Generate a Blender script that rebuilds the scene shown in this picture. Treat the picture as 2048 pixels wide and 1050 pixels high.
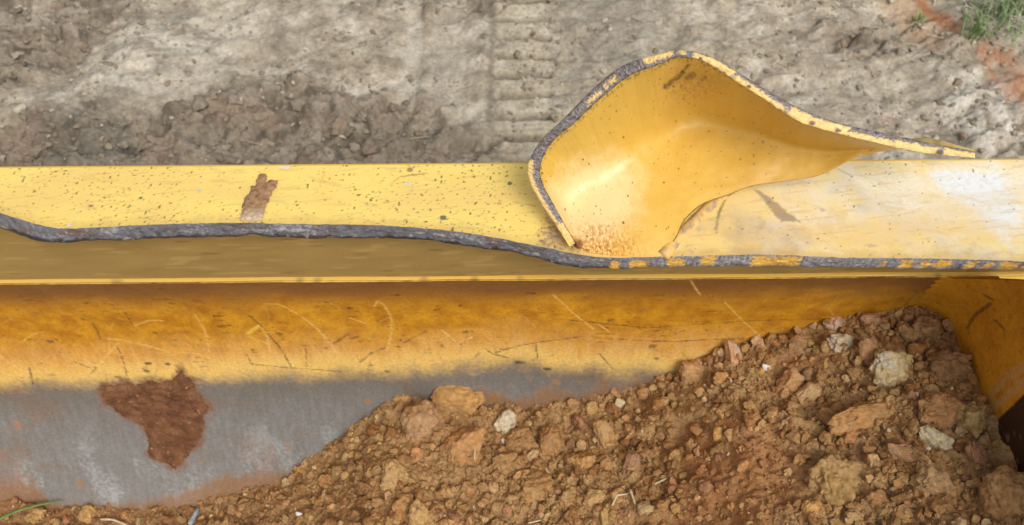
import bpy, bmesh, math, random
import numpy as np

# ------------------------------------------------------------------ scene, camera, light
scene = bpy.context.scene
for o in list(bpy.data.objects):
    bpy.data.objects.remove(o, do_unlink=True)
COL = scene.collection
random.seed(7)
RNG = np.random.default_rng(7)

W, H, F = 2048.0, 1050.0, 1773.0            # photograph size and focal length in its pixels
PITCH, ROLL = math.radians(55.0), math.radians(0.46)
CAM = np.array([0.0, -0.39, 0.58])
fw = np.array([0.0, math.cos(PITCH), -math.sin(PITCH)])
r0 = np.array([1.0, 0.0, 0.0])
u0 = np.array([0.0, math.sin(PITCH), math.cos(PITCH)])
rt = r0 * math.cos(ROLL) - u0 * math.sin(ROLL)
up = r0 * math.sin(ROLL) + u0 * math.cos(ROLL)

cd = bpy.data.cameras.new("camera")
cam = bpy.data.objects.new("camera", cd)
COL.objects.link(cam)
import mathutils
M = mathutils.Matrix(((rt[0], up[0], -fw[0], CAM[0]),
                      (rt[1], up[1], -fw[1], CAM[1]),
                      (rt[2], up[2], -fw[2], CAM[2]),
                      (0, 0, 0, 1)))
cam.matrix_world = M
cd.sensor_width = 36.0
cd.lens = 36.0 * F / W
cd.clip_start = 0.01
cd.clip_end = 2000.0
cd.dof.use_dof = True
cd.dof.focus_distance = 0.625
cd.dof.aperture_fstop = cd.lens / 2.3        # phone lens: about 3 mm of glass
scene.camera = cam

SUN_EL, SUN_AZ = math.radians(52.0), math.radians(152.0)   # azimuth measured from +Y towards +X
wd = bpy.data.worlds.new("World")
scene.world = wd
wd.use_nodes = True
nt = wd.node_tree
nt.nodes.clear()
sky = nt.nodes.new("ShaderNodeTexSky")
sky.sky_type = 'NISHITA'
sky.sun_disc = False
sky.sun_elevation = SUN_EL
sky.sun_rotation = SUN_AZ
sky.air_density = 1.0
sky.dust_density = 4.0
hs = nt.nodes.new("ShaderNodeHueSaturation")
hs.inputs['Saturation'].default_value = 0.22
bg = nt.nodes.new("ShaderNodeBackground")
bg.inputs['Strength'].default_value = 0.15
wo = nt.nodes.new("ShaderNodeOutputWorld")
nt.links.new(sky.outputs[0], hs.inputs['Color'])
nt.links.new(hs.outputs[0], bg.inputs['Color'])
nt.links.new(bg.outputs[0], wo.inputs['Surface'])

sd = bpy.data.lights.new("sun", 'SUN')
sd.energy = 1.5
sd.angle = math.radians(24.0)
sd.color = (1.0, 0.955, 0.88)
sun = bpy.data.objects.new("sun", sd)
COL.objects.link(sun)
sdir = mathutils.Vector((math.sin(SUN_AZ) * math.cos(SUN_EL), math.cos(SUN_AZ) * math.cos(SUN_EL), math.sin(SUN_EL)))
sun.rotation_euler = (-sdir).to_track_quat('-Z', 'Y').to_euler()

scene.view_settings.view_transform = 'Standard'
scene.view_settings.look = 'None'
scene.view_settings.exposure = 0.0
scene.view_settings.gamma = 1.0
scene.view_settings.use_curve_mapping = False
scene.render.engine = 'CYCLES'
scene.cycles.max_bounces = 8
scene.cycles.use_denoising = True
scene.cycles.denoiser = 'OPENIMAGEDENOISE'
scene.cycles.denoising_input_passes = 'RGB_ALBEDO_NORMAL'
scene.cycles.denoising_prefilter = 'ACCURATE'

# ------------------------------------------------------------------ small maths
def lin(r, g, b):
    c = np.array([r, g, b], float) / 255.0
    return np.where(c <= 0.04045, c / 12.92, ((c + 0.055) / 1.055) ** 2.4)

def sm(a, b, x):
    t = np.clip((x - a) / (b - a), 0, 1)
    return t * t * (3 - 2 * t)

def ray(px, py):
    px = np.asarray(px, float); py = np.asarray(py, float)
    return fw + ((px - W / 2) / F)[..., None] * rt + ((H / 2 - py) / F)[..., None] * up

def unp(px, py, d):
    return CAM + np.asarray(d, float)[..., None] * ray(px, py)

def on_z(px, py, z):
    r = ray(px, py)
    t = (z - CAM[2]) / r[..., 2]
    return CAM + t[..., None] * r

def on_x(px, py, x):
    r = ray(px, py)
    t = (x - CAM[0]) / r[..., 0]
    return CAM + t[..., None] * r

def hash_u(*k):
    h = np.zeros_like(k[0], dtype=np.uint32) + np.uint32(2166136261)
    for a in k:
        h = (h ^ a.astype(np.uint32)) * np.uint32(16777619)
        h ^= h >> np.uint32(15)
        h = h * np.uint32(2246822519)
        h ^= h >> np.uint32(13)
    return h

def noise2(x, y, seed=0):
    x = np.asarray(x, float); y = np.asarray(y, float)
    xi = np.floor(x); yi = np.floor(y)
    xf = x - xi; yf = y - yi
    xi = xi.astype(np.int64); yi = yi.astype(np.int64)
    s = np.full_like(xi, seed)
    def g(ax, ay):
        a = hash_u(xi + ax, yi + ay, s).astype(float) * (2 * math.pi / 4294967296.0)
        return np.cos(a) * (xf - ax) + np.sin(a) * (yf - ay)
    u = xf * xf * xf * (xf * (xf * 6 - 15) + 10); v = yf * yf * yf * (yf * (yf * 6 - 15) + 10)
    a = g(0, 0) * (1 - u) + g(1, 0) * u
    b = g(0, 1) * (1 - u) + g(1, 1) * u
    return (a * (1 - v) + b * v) * 1.5

def fbm2(x, y, octv=4, seed=0, gain=0.5):
    t = 0; a = 1.0; n = 0
    for i in range(octv):
        t = t + a * noise2(x * 2 ** i + 17.3 * i, y * 2 ** i - 9.1 * i, seed + i * 31)
        n += a; a *= gain
    return t / n

def noise3(p, seed=0):
    i = np.floor(p); f = p - i; i = i.astype(np.int64)
    s = np.full(len(p), seed, dtype=np.int64)
    u = f * f * (3 - 2 * f)
    out = 0
    for a in (0, 1):
        for b in (0, 1):
            for c in (0, 1):
                h = hash_u(i[:, 0] + a, i[:, 1] + b, i[:, 2] + c, s).astype(float) / 2147483648.0 - 1
                out = out + h * (u[:, 0] if a else 1 - u[:, 0]) * (u[:, 1] if b else 1 - u[:, 1]) * (u[:, 2] if c else 1 - u[:, 2])
    return out

def fbm3(p, octv=3, seed=0, gain=0.5):
    t = 0; a = 1; n = 0
    for k in range(octv):
        t = t + a * noise3(p * 2 ** k + 3.7 * k, seed + 13 * k); n += a; a *= gain
    return t / n

def seg_dist(u, v, pts):
    best = np.full(u.shape, 1e9)
    for (a, b) in zip(pts[:-1], pts[1:]):
        d = (b[0] - a[0], b[1] - a[1])
        L = d[0] ** 2 + d[1] ** 2 + 1e-12
        t = np.clip(((u - a[0]) * d[0] + (v - a[1]) * d[1]) / L, 0, 1)
        best = np.minimum(best, np.hypot(u - a[0] - t * d[0], v - a[1] - t * d[1]))
    return best

def poly_sd(u, v, pts):
    """signed distance to a polygon, positive inside"""
    n = len(pts); inside = np.zeros(u.shape, bool)
    j = n - 1
    for i in range(n):
        (x1, y1), (x2, y2) = pts[i], pts[j]
        c = ((y1 > v) != (y2 > v)) & (u < (x2 - x1) * (v - y1) / (y2 - y1 + 1e-15) + x1)
        inside ^= c
        j = i
    d = seg_dist(u, v, list(pts) + [pts[0]])
    return np.where(inside, d, -d)

def mix(c, d, m):
    return c * (1 - m[:, None]) + np.asarray(d) * m[:, None]

# ------------------------------------------------------------------ mesh helpers
def mesh_np(name, V, quads=None, tris=None, smooth=True, col=None, rm=None):
    me = bpy.data.meshes.new(name)
    V = np.ascontiguousarray(V, dtype=np.float32)
    me.vertices.add(len(V)); me.vertices.foreach_set('co', V.ravel())
    idx = []; starts = []; tot = []
    n = 0
    if quads is not None and len(quads):
        q = np.asarray(quads, np.int32); idx.append(q.ravel())
        starts.append(n + 4 * np.arange(len(q))); tot.append(np.full(len(q), 4)); n += q.size
    if tris is not None and len(tris):
        t = np.asarray(tris, np.int32); idx.append(t.ravel())
        starts.append(n + 3 * np.arange(len(t))); tot.append(np.full(len(t), 3)); n += t.size
    idx = np.concatenate(idx); starts = np.concatenate(starts).astype(np.int32); tot = np.concatenate(tot).astype(np.int32)
    me.loops.add(len(idx)); me.loops.foreach_set('vertex_index', idx.astype(np.int32))
    me.polygons.add(len(starts)); me.polygons.foreach_set('loop_start', starts); me.polygons.foreach_set('loop_total', tot)
    me.polygons.foreach_set('use_smooth', np.full(len(starts), smooth))
    me.update(calc_edges=True)
    for nm, arr in (('col', col), ('rm', rm)):
        if arr is not None:
            a = me.attributes.new(nm, 'FLOAT_COLOR', 'POINT')
            c4 = np.ones((len(V), 4), np.float32); c4[:, :3] = arr
            a.data.foreach_set('color', c4.ravel())
    return me

def grid_quads(nu, nv, flip=False, base=0):
    i, j = np.meshgrid(np.arange(nu - 1), np.arange(nv - 1), indexing='ij')
    a = (i * nv + j).ravel() + base
    q = np.stack([a, a + nv, a + nv + 1, a + 1], 1)
    return q[:, ::-1] if flip else q

def obj(name, me, mat=None, parent=None, label=None, cat=None, group=None, kind=None):
    o = bpy.data.objects.new(name, me)
    COL.objects.link(o)
    if mat is not None and me is not None and not me.materials:
        me.materials.append(mat)
    if parent is not None:
        o.parent = parent
    if label: o['label'] = label
    if cat: o['category'] = cat
    if group: o['group'] = group
    if kind: o['kind'] = kind
    return o

def tube(pts, rad, sides=8, flat=1.0):
    pts = np.asarray(pts, float); n = len(pts)
    rad = np.broadcast_to(np.asarray(rad, float), (n,))
    tan = np.gradient(pts, axis=0); tan /= np.linalg.norm(tan, axis=1)[:, None] + 1e-12
    ref = np.array([0, 0, 1.0]) if abs(tan[:, 2]).mean() < 0.8 else np.array([1.0, 0, 0])
    s = np.cross(tan, ref); s /= np.linalg.norm(s, axis=1)[:, None]
    t = np.cross(s, tan)
    a = np.linspace(0, 2 * math.pi, sides, endpoint=False)
    V = pts[:, None, :] + rad[:, None, None] * (np.cos(a)[None, :, None] * s[:, None, :] + flat * np.sin(a)[None, :, None] * t[:, None, :])
    V = V.reshape(-1, 3)
    q = []
    for i in range(n - 1):
        for k in range(sides):
            k2 = (k + 1) % sides
            q.append((i * sides + k, i * sides + k2, (i + 1) * sides + k2, (i + 1) * sides + k))
    V = np.vstack([V, pts[:1], pts[-1:]])
    c0, c1 = len(V) - 2, len(V) - 1
    tr = [(c0, (k + 1) % sides, k) for k in range(sides)] + [(c1, (n - 1) * sides + k, (n - 1) * sides + (k + 1) % sides) for k in range(sides)]
    return V, q, tr

# ------------------------------------------------------------------ materials
def attr_mat(name, grain=900.0, grain_amt=0.12, bump=0.25, bump_scale=600.0, dist=0.0006, spec=0.5, stretch=(1, 1, 1)):
    m = bpy.data.materials.new(name); m.use_nodes = True
    t = m.node_tree; N = t.nodes; L = t.links
    b = N['Principled BSDF']
    ac = N.new('ShaderNodeAttribute'); ac.attribute_name = 'col'
    ar = N.new('ShaderNodeAttribute'); ar.attribute_name = 'rm'
    tc = N.new('ShaderNodeTexCoord'); mp = N.new('ShaderNodeMapping'); mp.inputs['Scale'].default_value = stretch
    L.new(tc.outputs['Object'], mp.inputs['Vector'])
    n1 = N.new('ShaderNodeTexNoise'); n1.inputs['Scale'].default_value = grain; n1.inputs['Detail'].default_value = 4
    L.new(mp.outputs[0], n1.inputs['Vector'])
    mr = N.new('ShaderNodeMapRange'); mr.inputs['From Min'].default_value = 0.25; mr.inputs['From Max'].default_value = 0.75
    mr.inputs['To Min'].default_value = 1 - grain_amt; mr.inputs['To Max'].default_value = 1 + grain_amt
    L.new(n1.outputs['Fac'], mr.inputs['Value'])
    mx = N.new('ShaderNodeMix'); mx.data_type = 'RGBA'; mx.blend_type = 'MULTIPLY'; mx.inputs['Factor'].default_value = 1.0
    L.new(ac.outputs['Color'], mx.inputs['A']); L.new(mr.outputs[0], mx.inputs['B'])
    L.new(mx.outputs['Result'], b.inputs['Base Color'])
    sp = N.new('ShaderNodeSeparateColor'); L.new(ar.outputs['Color'], sp.inputs['Color'])
    L.new(sp.outputs['Red'], b.inputs['Roughness']); L.new(sp.outputs['Green'], b.inputs['Metallic'])
    n2 = N.new('ShaderNodeTexNoise'); n2.inputs['Scale'].default_value = bump_scale; n2.inputs['Detail'].default_value = 5
    L.new(mp.outputs[0], n2.inputs['Vector'])
    bp = N.new('ShaderNodeBump'); bp.inputs['Strength'].default_value = bump; bp.inputs['Distance'].default_value = dist
    L.new(n2.outputs['Fac'], bp.inputs['Height']); L.new(bp.outputs[0], b.inputs['Normal'])
    b.inputs['Specular IOR Level'].default_value = spec
    return m

def obj_color_mat(name, scale=220.0, pale=(0.46, 0.31, 0.16), pale_amt=0.55, rough=0.95):
    """stone or clod: the object's own colour, mottled and dusted"""
    m = bpy.data.materials.new(name); m.use_nodes = True
    t = m.node_tree; N = t.nodes; L = t.links; b = N['Principled BSDF']
    oi = N.new('ShaderNodeObjectInfo'); tc = N.new('ShaderNodeTexCoord')
    ad = N.new('ShaderNodeVectorMath'); ad.operation = 'ADD'
    geo = N.new('ShaderNodeNewGeometry')
    L.new(geo.outputs['Position'], ad.inputs[0]); L.new(oi.outputs['Random'], ad.inputs[1])
    n1 = N.new('ShaderNodeTexNoise'); n1.inputs['Scale'].default_value = scale; n1.inputs['Detail'].default_value = 6; n1.inputs['Roughness'].default_value = 0.65
    L.new(ad.outputs[0], n1.inputs['Vector'])
    mr = N.new('ShaderNodeMapRange'); mr.inputs['From Min'].default_value = 0.3; mr.inputs['From Max'].default_value = 0.7
    mr.inputs['To Min'].default_value = 0.58; mr.inputs['To Max'].default_value = 1.38
    L.new(n1.outputs['Fac'], mr.inputs['Value'])
    mx = N.new('ShaderNodeMix'); mx.data_type = 'RGBA'; mx.blend_type = 'MULTIPLY'; mx.inputs['Factor'].default_value = 1
    L.new(oi.outputs['Color'], mx.inputs['A']); L.new(mr.outputs[0], mx.inputs['B'])
    n3 = N.new('ShaderNodeTexNoise'); n3.inputs['Scale'].default_value = scale * 0.35; n3.inputs['Detail'].default_value = 5
    L.new(ad.outputs[0], n3.inputs['Vector'])
    m3 = N.new('ShaderNodeMapRange'); m3.inputs['From Min'].default_value = 0.50; m3.inputs['From Max'].default_value = 0.74
    m3.inputs['To Max'].default_value = pale_amt; L.new(n3.outputs['Fac'], m3.inputs['Value'])
    mz = N.new('ShaderNodeMix'); mz.data_type = 'RGBA'; L.new(m3.outputs[0], mz.inputs['Factor'])
    L.new(mx.outputs['Result'], mz.inputs['A']); mz.inputs['B'].default_value = (*pale, 1)
    L.new(mz.outputs['Result'], b.inputs['Base Color'])
    b.inputs['Roughness'].default_value = rough; b.inputs['Specular IOR Level'].default_value = 0.2
    n2 = N.new('ShaderNodeTexNoise'); n2.inputs['Scale'].default_value = scale * 4; n2.inputs['Detail'].default_value = 6
    L.new(ad.outputs[0], n2.inputs['Vector'])
    bp = N.new('ShaderNodeBump'); bp.inputs['Strength'].default_value = 0.9; bp.inputs['Distance'].default_value = 0.0012
    L.new(n2.outputs['Fac'], bp.inputs['Height']); L.new(bp.outputs[0], b.inputs['Normal'])
    return m

def plain_mat(name, col, rough=0.7, var=0.25, scale=300.0):
    m = bpy.data.materials.new(name); m.use_nodes = True
    t = m.node_tree; N = t.nodes; L = t.links; b = N['Principled BSDF']
    n1 = N.new('ShaderNodeTexNoise'); n1.inputs['Scale'].default_value = scale; n1.inputs['Detail'].default_value = 4
    tc = N.new('ShaderNodeTexCoord'); L.new(tc.outputs['Object'], n1.inputs['Vector'])
    cr = N.new('ShaderNodeValToRGB')
    cr.color_ramp.elements[0].position = 0.3; cr.color_ramp.elements[1].position = 0.7
    cr.color_ramp.elements[0].color = (*[c * (1 - var) for c in col], 1); cr.color_ramp.elements[1].color = (*[min(c * (1 + var), 1) for c in col], 1)
    L.new(n1.outputs['Fac'], cr.inputs['Fac']); L.new(cr.outputs['Color'], b.inputs['Base Color'])
    b.inputs['Roughness'].default_value = rough
    return m

M_paint = attr_mat('worn_yellow_paint', grain=700, grain_amt=0.05, bump=0.12, bump_scale=260, dist=0.0008, spec=0.45)
M_shell = attr_mat('scratched_amber_paint_and_steel', grain=420, grain_amt=0.17, bump=0.15, bump_scale=300, dist=0.0006, spec=0.4)
M_torn = attr_mat('torn_steel_edge', grain=420, grain_amt=0.2, bump=0.4, bump_scale=520, dist=0.0008, spec=0.5)
M_soil = attr_mat('loose_brown_soil', grain=420, grain_amt=0.28, bump=0.9, bump_scale=650, dist=0.0014, spec=0.15)
M_ground = attr_mat('dry_churned_clay', grain=170, grain_amt=0.26, bump=0.5, bump_scale=240, dist=0.0035, spec=0.15)
M_mud = attr_mat('dried_mud', grain=380, grain_amt=0.2, bump=0.9, bump_scale=420, dist=0.0015, spec=0.15)
M_stone = obj_color_mat('clod_and_stone')
M_stone_pale = obj_color_mat('pale_stone', pale=(0.62, 0.58, 0.50), pale_amt=0.75)

# ------------------------------------------------------------------ dimensions of the bucket
ZP = 0.080            # top of the upper plate
TH = 0.0145           # its thickness
R = 0.30; A0 = math.radians(15)
YC, ZC = -R * math.cos(A0), -R * math.sin(A0)
XS = 0.368            # inner face of the side plate
XL = -0.80            # far end of the bucket, outside the picture
GZ = ZC - R - 0.016   # ground level
YBACK = float(on_z(1024.0, 322.0, ZP)[1])

def on_shell(px, py):
    """pixel -> (x, arc length from the top rim) on the inner shell"""
    r = ray(px, py)
    oy, oz = CAM[1] - YC, CAM[2] - ZC
    a = r[..., 1] ** 2 + r[..., 2] ** 2
    b = 2 * (oy * r[..., 1] + oz * r[..., 2]); c = oy ** 2 + oz ** 2 - R * R
    t = (-b + np.sqrt(np.maximum(b * b - 4 * a * c, 0))) / (2 * a)
    P = CAM + t[..., None] * r
    ph = np.arctan2(P[..., 2] - ZC, P[..., 1] - YC)
    return P[..., 0], (A0 - ph) * R, P

def shell_pts(poly):
    p = np.array(poly, float); x, s, _ = on_shell(p[:, 0], p[:, 1]); return list(zip(x, s))

def plate_pts(poly, z=None):
    p = np.array(poly, float); P = on_z(p[:, 0], p[:, 1], ZP if z is None else z); return list(zip(P[:, 0], P[:, 1]))

YEL = lin(232, 190, 78)
bucket = obj('loader_bucket', None, label='big yellow steel loader bucket with a torn rim, loaded with brown soil', cat='bucket')

# ------------------------------------------------------------------ bucket: curved inner shell
xs = np.concatenate([np.linspace(XL, -0.56, 12, endpoint=False), np.arange(-0.56, XS + 0.002, 0.00125)])
ss = np.concatenate([np.arange(0.0, 0.335, 0.00125), np.linspace(0.337, R * (A0 + math.pi / 2), 24)])
Xg, Sg = np.meshgrid(xs, ss, indexing='ij')
u, s = Xg.ravel(), Sg.ravel()
dent = 0.0009 * fbm2(u * 9, s * 12, 2, 3)
ph = A0 - s / R
V = np.stack([u, YC + (R + dent) * np.cos(ph), ZC + (R + dent) * np.sin(ph)], 1)

n_big = fbm2(u * 14, s * 20, 4, 11); n_mid = fbm2(u * 60, s * 60, 4, 12); n_fine = fbm2(u * 260, s * 260, 3, 13)
n_run = fbm2(u * 170, s * 22, 4, 14)
col = np.tile(lin(208, 148, 34), (len(u), 1))
col = mix(col, lin(166, 104, 20), np.clip(0.5 + 1.5 * n_mid, 0, 1) * 0.65)
col = mix(col, lin(222, 160, 42), sm(0.1, 0.5, n_big) * 0.6)
col = mix(col, lin(150, 84, 18), sm(0.05, 0.5, fbm2(u * 40, s * 50, 4, 21, .6)) * 0.42)
col = mix(col, lin(140, 98, 52), sm(0.2, 0.5, n_fine) * 0.35)
# dark brown band under the rim: dust plus overhang shade painted in
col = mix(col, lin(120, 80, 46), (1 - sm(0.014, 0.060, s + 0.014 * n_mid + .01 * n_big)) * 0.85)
# paler, rubbed paint towards the steel
bx, bs = np.array(shell_pts([(-400, 772), (0, 770), (200, 768), (400, 757), (560, 752), (700, 747), (850, 742), (950, 733), (1030, 722), (1100, 736), (1250, 744), (1400, 738), (1700, 735), (2000, 735)])).T
edge = np.interp(u, bx, bs)
d_e = s - edge + 0.010 * fbm2(u * 30, s * 20, 3, 31) + 0.006 * n_run
col = mix(col, lin(216, 166, 96), sm(-0.076, -0.020, d_e + .012 * n_big) * (0.5 + 0.45 * np.clip(n_run + 0.5, 0, 1)))
col = mix(col, lin(232, 198, 112), sm(-0.040, -0.008, d_e + .004 * n_mid) * 0.65)
rough = np.full(len(u), 0.5) + 0.12 * n_mid; metal = np.zeros(len(u))
steel = np.tile(lin(140, 138, 134), (len(u), 1))
steel = mix(steel, lin(116, 111, 104), np.clip(0.5 + 1.2 * fbm2(u * 200, s * 30, 4, 41), 0, 1) * 0.5)
steel = mix(steel, lin(120, 112, 104), np.clip(0.4 + 1.4 * fbm2(u * 150, s * 110, 4, 45), 0, 1) * 0.35)
steel = mix(steel, lin(184, 186, 186), sm(0.0, 0.5, fbm2(u * 30, s * 18, 4, 42) + .5 * n_fine) * 0.5 * sm(.03, .10, s - edge))
steel = mix(steel, lin(140, 112, 90), sm(0.05, 0.5, fbm2(u * 14, s * 22, 4, 43)) * 0.55)
steel = mix(steel, lin(122, 112, 98), (1 - sm(0.0, 0.050, s - edge + .01 * n_big)) * 0.6)
m_st = sm(-0.015, 0.015, d_e - .004 * n_run + 0.007 * n_fine + .005 * n_mid)
col = col * (1 - m_st[:, None]) + steel * m_st[:, None]
metal = metal + 0.3 * m_st; rough = rough * (1 - m_st) + (0.5 + 0.1 * n_run) * m_st

def mark(pts, w, c, a, soft=0.5, jit=0.0, rgh=None):
    """one scratch, scrape, stain or painted highlight on the shell: width in photo pixels"""
    global col, rough, metal
    P = shell_pts(pts); ww = w * 0.00042
    bb = np.array(P)
    sel = np.where((u > bb[:, 0].min() - ww - .003) & (u < bb[:, 0].max() + ww + .003) & (s > bb[:, 1].min() - ww - .003) & (s < bb[:, 1].max() + ww + .003))[0]
    if not len(sel): return
    d = seg_dist(u[sel], s[sel], P) + jit * 0.00042 * n_fine[sel] * 4
    m = (1 - sm(ww * soft, ww * 1.25, d)) * a * np.clip(0.85 + 0.9 * n_mid[sel], 0.15, 1)
    col[sel] = mix(col[sel], lin(*c), m)
    if rgh is not None: rough[sel] = rough[sel] * (1 - m) + rgh * m

LS, DS, BR = (232, 190, 104), (64, 52, 44), (74, 44, 26)
for p in [[(45, 683), (65, 668), (88, 664)], [(203, 677), (240, 680), (290, 690), (325, 700), (350, 710)], [(0, 712), (49, 745)],
          [(236, 687), (205, 720), (182, 750)], [(385, 624), (401, 646), (412, 669), (418, 704)],
          [(528, 607), (555, 608), (590, 624), (629, 652), (659, 685), (682, 722)],
          [(350, 704), (389, 706), (428, 718), (448, 730), (465, 745)], [(496, 673), (535, 687)], [(520, 652), (535, 673), (541, 708)],
          [(748, 613), (757, 601), (767, 609), (777, 624), (783, 644), (781, 675), (773, 700)], [(697, 635), (732, 647)],
          [(884, 661), (914, 685), (943, 675)], [(1105, 589), (1145, 626), (1186, 658)], [(1195, 648), (1219, 664)],
          [(1449, 604), (1484, 641), (1514, 667)], [(565, 703), (590, 735)], [(1912, 608), (1935, 590), (1962, 576), (2000, 568)],  # stroke at the side corner is the fillet's highlight, painted in
          [(270, 650), (300, 640), (325, 641)], [(1380, 560), (1400, 590)]]:
    mark(p, 2.5, LS, 0.72, soft=.2, jit=0.7)
    mark([(a_ + 4, b_ + 3) for a_, b_ in p[1:]] if len(p) > 3 else p, 1.1, LS, 0.25, jit=1.0)
mark([(495, 667), (518, 652)], 5, (236, 196, 80), 0.8)
for p, w in [([(250, 624), (266, 652)], 2), ([(185, 646), (201, 677)], 2), ([(59, 736), (66, 768)], 3), ([(234, 693), (244, 716), (254, 751)], 1.6),
             ([(471, 615), (485, 622)], 2), ([(500, 632), (524, 654)], 2.6), ([(535, 667), (551, 685), (565, 703), (582, 732)], 2.4),
             ([(494, 710), (504, 728), (565, 734), (682, 743)], 1.6), ([(611, 697), (614, 738)], 1.5), ([(668, 687), (696, 668)], 3.4),
             ([(700, 677), (717, 673)], 3), ([(720, 724), (742, 706), (771, 695)], 2.4), ([(808, 685), (853, 662)], 1.8),
             ([(951, 714), (959, 705)], 3), ([(970, 697), (986, 708), (1017, 716)], 2), ([(986, 708), (1015, 697), (1048, 689), (1072, 685), (1166, 673)], 1.9),
             ([(1191, 676), (1350, 683), (1400, 680), (1500, 677)], 1.8), ([(1137, 640), (1176, 644), (1234, 650), (1293, 655), (1400, 648), (1520, 641), (1650, 637)], 1.9),
             ([(1199, 708), (1225, 738)], 2), ([(1072, 688), (1075, 716)], 1.5), ([(1810, 610), (1830, 588), (1855, 574)], 2), ([(1840, 605), (1850, 590)], 3),
             ([(182, 748), (192, 735)], 3), ([(150, 724), (185, 738)], 1.4)]:
    mark(p, w * .95, DS, 0.72, soft=.3, jit=.8)
for (x, y, w, h_) in [(101, 683, 14, 9), (295, 727, 13, 8), (291, 742, 7, 10), (334, 728, 8, 8), (330, 578, 34, 3), (873, 620, 12, 6), (921, 612, 5, 6),
                      (1062, 586, 22, 6), (1303, 693, 9, 14), (1311, 717, 10, 7), (1041, 725, 22, 10), (1412, 611, 12, 5), (775, 742, 12, 8), (559, 668, 16, 6),
                      (565, 678, 10, 8), (436, 632, 20, 4), (172, 607, 9, 4), (218, 579, 12, 3), (700, 616, 12, 8), (1222, 641, 12, 8), (1096, 738, 18, 6),
                      (360, 744, 14, 6), (235, 754, 10, 4), (930, 664, 5, 9), (505, 700, 5, 5), (790, 590, 22, 4), (50, 580, 6, 3)]:
    mark([(x - w / 2 + h_ / 2, y), (x + max(w / 2 - h_ / 2, 1), y)], h_ * 0.6, BR if y < 640 else DS, 0.85, jit=1.6)
# faint hairline scratches everywhere
rs = random.Random(21)
for k in range(110):
    x0, y0 = rs.uniform(0, 1950), rs.uniform(585, 760); a_ = rs.uniform(-.9, .9) if rs.random() < .6 else rs.uniform(1.0, 2.1); l_ = rs.uniform(10, 55); bnd = rs.uniform(-.4, .4)
    pl_ = [(x0 + l_ * t_ * math.cos(a_ + bnd * t_), y0 + l_ * t_ * math.sin(a_ + bnd * t_)) for t_ in (0, .33, .66, 1)]
    if max(p_[1] for p_ in pl_) > 775 or min(p_[1] for p_ in pl_) < 575: continue
    mark(pl_, rs.uniform(1.0, 1.7), LS if rs.random() < .55 else (110, 66, 30), rs.uniform(.15, .42), jit=.6)
for k in range(70):
    x0, y0 = rs.uniform(0, 1950), rs.uniform(578, 760)
    mark([(x0, y0), (x0 + rs.uniform(0, 7), y0 + rs.uniform(-1, 1))], rs.uniform(1.2, 4.2), BR if rs.random() < .6 else (150, 120, 96), rs.uniform(.3, .7), jit=2.2)
# small random chips in the paint
chip = sm(0.50, 0.66, noise2(u * 170 + 3 * n_mid, s * 230, 77) + .2 * n_fine) * sm(0.0, 0.3, fbm2(u * 26, s * 26, 2, 78) + 0.05) * (1 - m_st)
col = mix(col, lin(92, 58, 30), chip * 0.6)
# orange clay stuck on the bare steel, and a brown wash low down
for (x, y, w, h_, a) in [(35, 852, 20, 22, .9), (66, 838, 9, 9, .8), (160, 966, 14, 26, .9), (405, 922, 13, 18, .85), (575, 895, 14, 28, .6), (527, 880, 10, 20, .4),
                         (735, 803, 24, 16, .85), (990, 793, 22, 24, .95), (1078, 790, 26, 22, .8), (1040, 803, 16, 14, .6), (1112, 765, 22, 14, .7), (1160, 765, 16, 10, .6),
                         (1062, 760, 12, 18, .6), (1055, 742, 40, 14, .45), (0, 905, 30, 50, .3)]:
    cx, cs = shell_pts([(x, y)])[0]
    k = 0.00044
    dd = np.hypot((u - cx) / (w * k / 2), (s - cs) / (h_ * k / 2 / 0.8)) + 0.9 * n_mid + 0.5 * n_fine
    m = (1 - sm(0.35, 1.15, dd)) * a * .8
    col = mix(col, lin(160, 112, 62), m); metal *= 1 - m; rough = rough * (1 - m) + 0.95 * m
MUDP = [(198, 776), (206, 764), (222, 768), (240, 764), (256, 761), (272, 768), (300, 758), (318, 764), (343, 757), (352, 748), (364, 738), (376, 752), (390, 760), (396, 780), (408, 796), (424, 822), (412, 832), (410, 862), (397, 890),
        (376, 914), (352, 945), (330, 926), (302, 922), (291, 906), (297, 884), (289, 864), (278, 848), (250, 838), (228, 820), (208, 808)]
m = sm(-.006, .003, poly_sd(u, s, shell_pts(MUDP)) + .008 * n_mid + .004 * n_fine) * .85
col = mix(col, lin(120, 82, 54), m); metal *= 1 - m; rough = rough * (1 - m) + .92 * m
wx, ws = np.array(shell_pts([(-400, 930), (0, 950), (70, 945), (95, 985), (240, 1005), (330, 985), (430, 955), (520, 945), (600, 935), (640, 905), (800, 800), (2000, 700)])).T
d_w = s - np.interp(u, wx, ws) + 0.02 * fbm2(u * 26, s * 18, 4, 91) + 0.010 * n_run
m = sm(-0.006, 0.012, d_w) * 0.8
col = mix(col, lin(138, 98, 60), m); metal *= 1 - m; rough = rough * (1 - m) + 0.92 * m
col = np.clip(col, 0.002, 0.95)
rmv = np.stack([np.clip(rough, 0.2, 1), np.clip(metal, 0, 1), np.zeros(len(u))], 1)
q = grid_quads(len(xs), len(ss))
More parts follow.
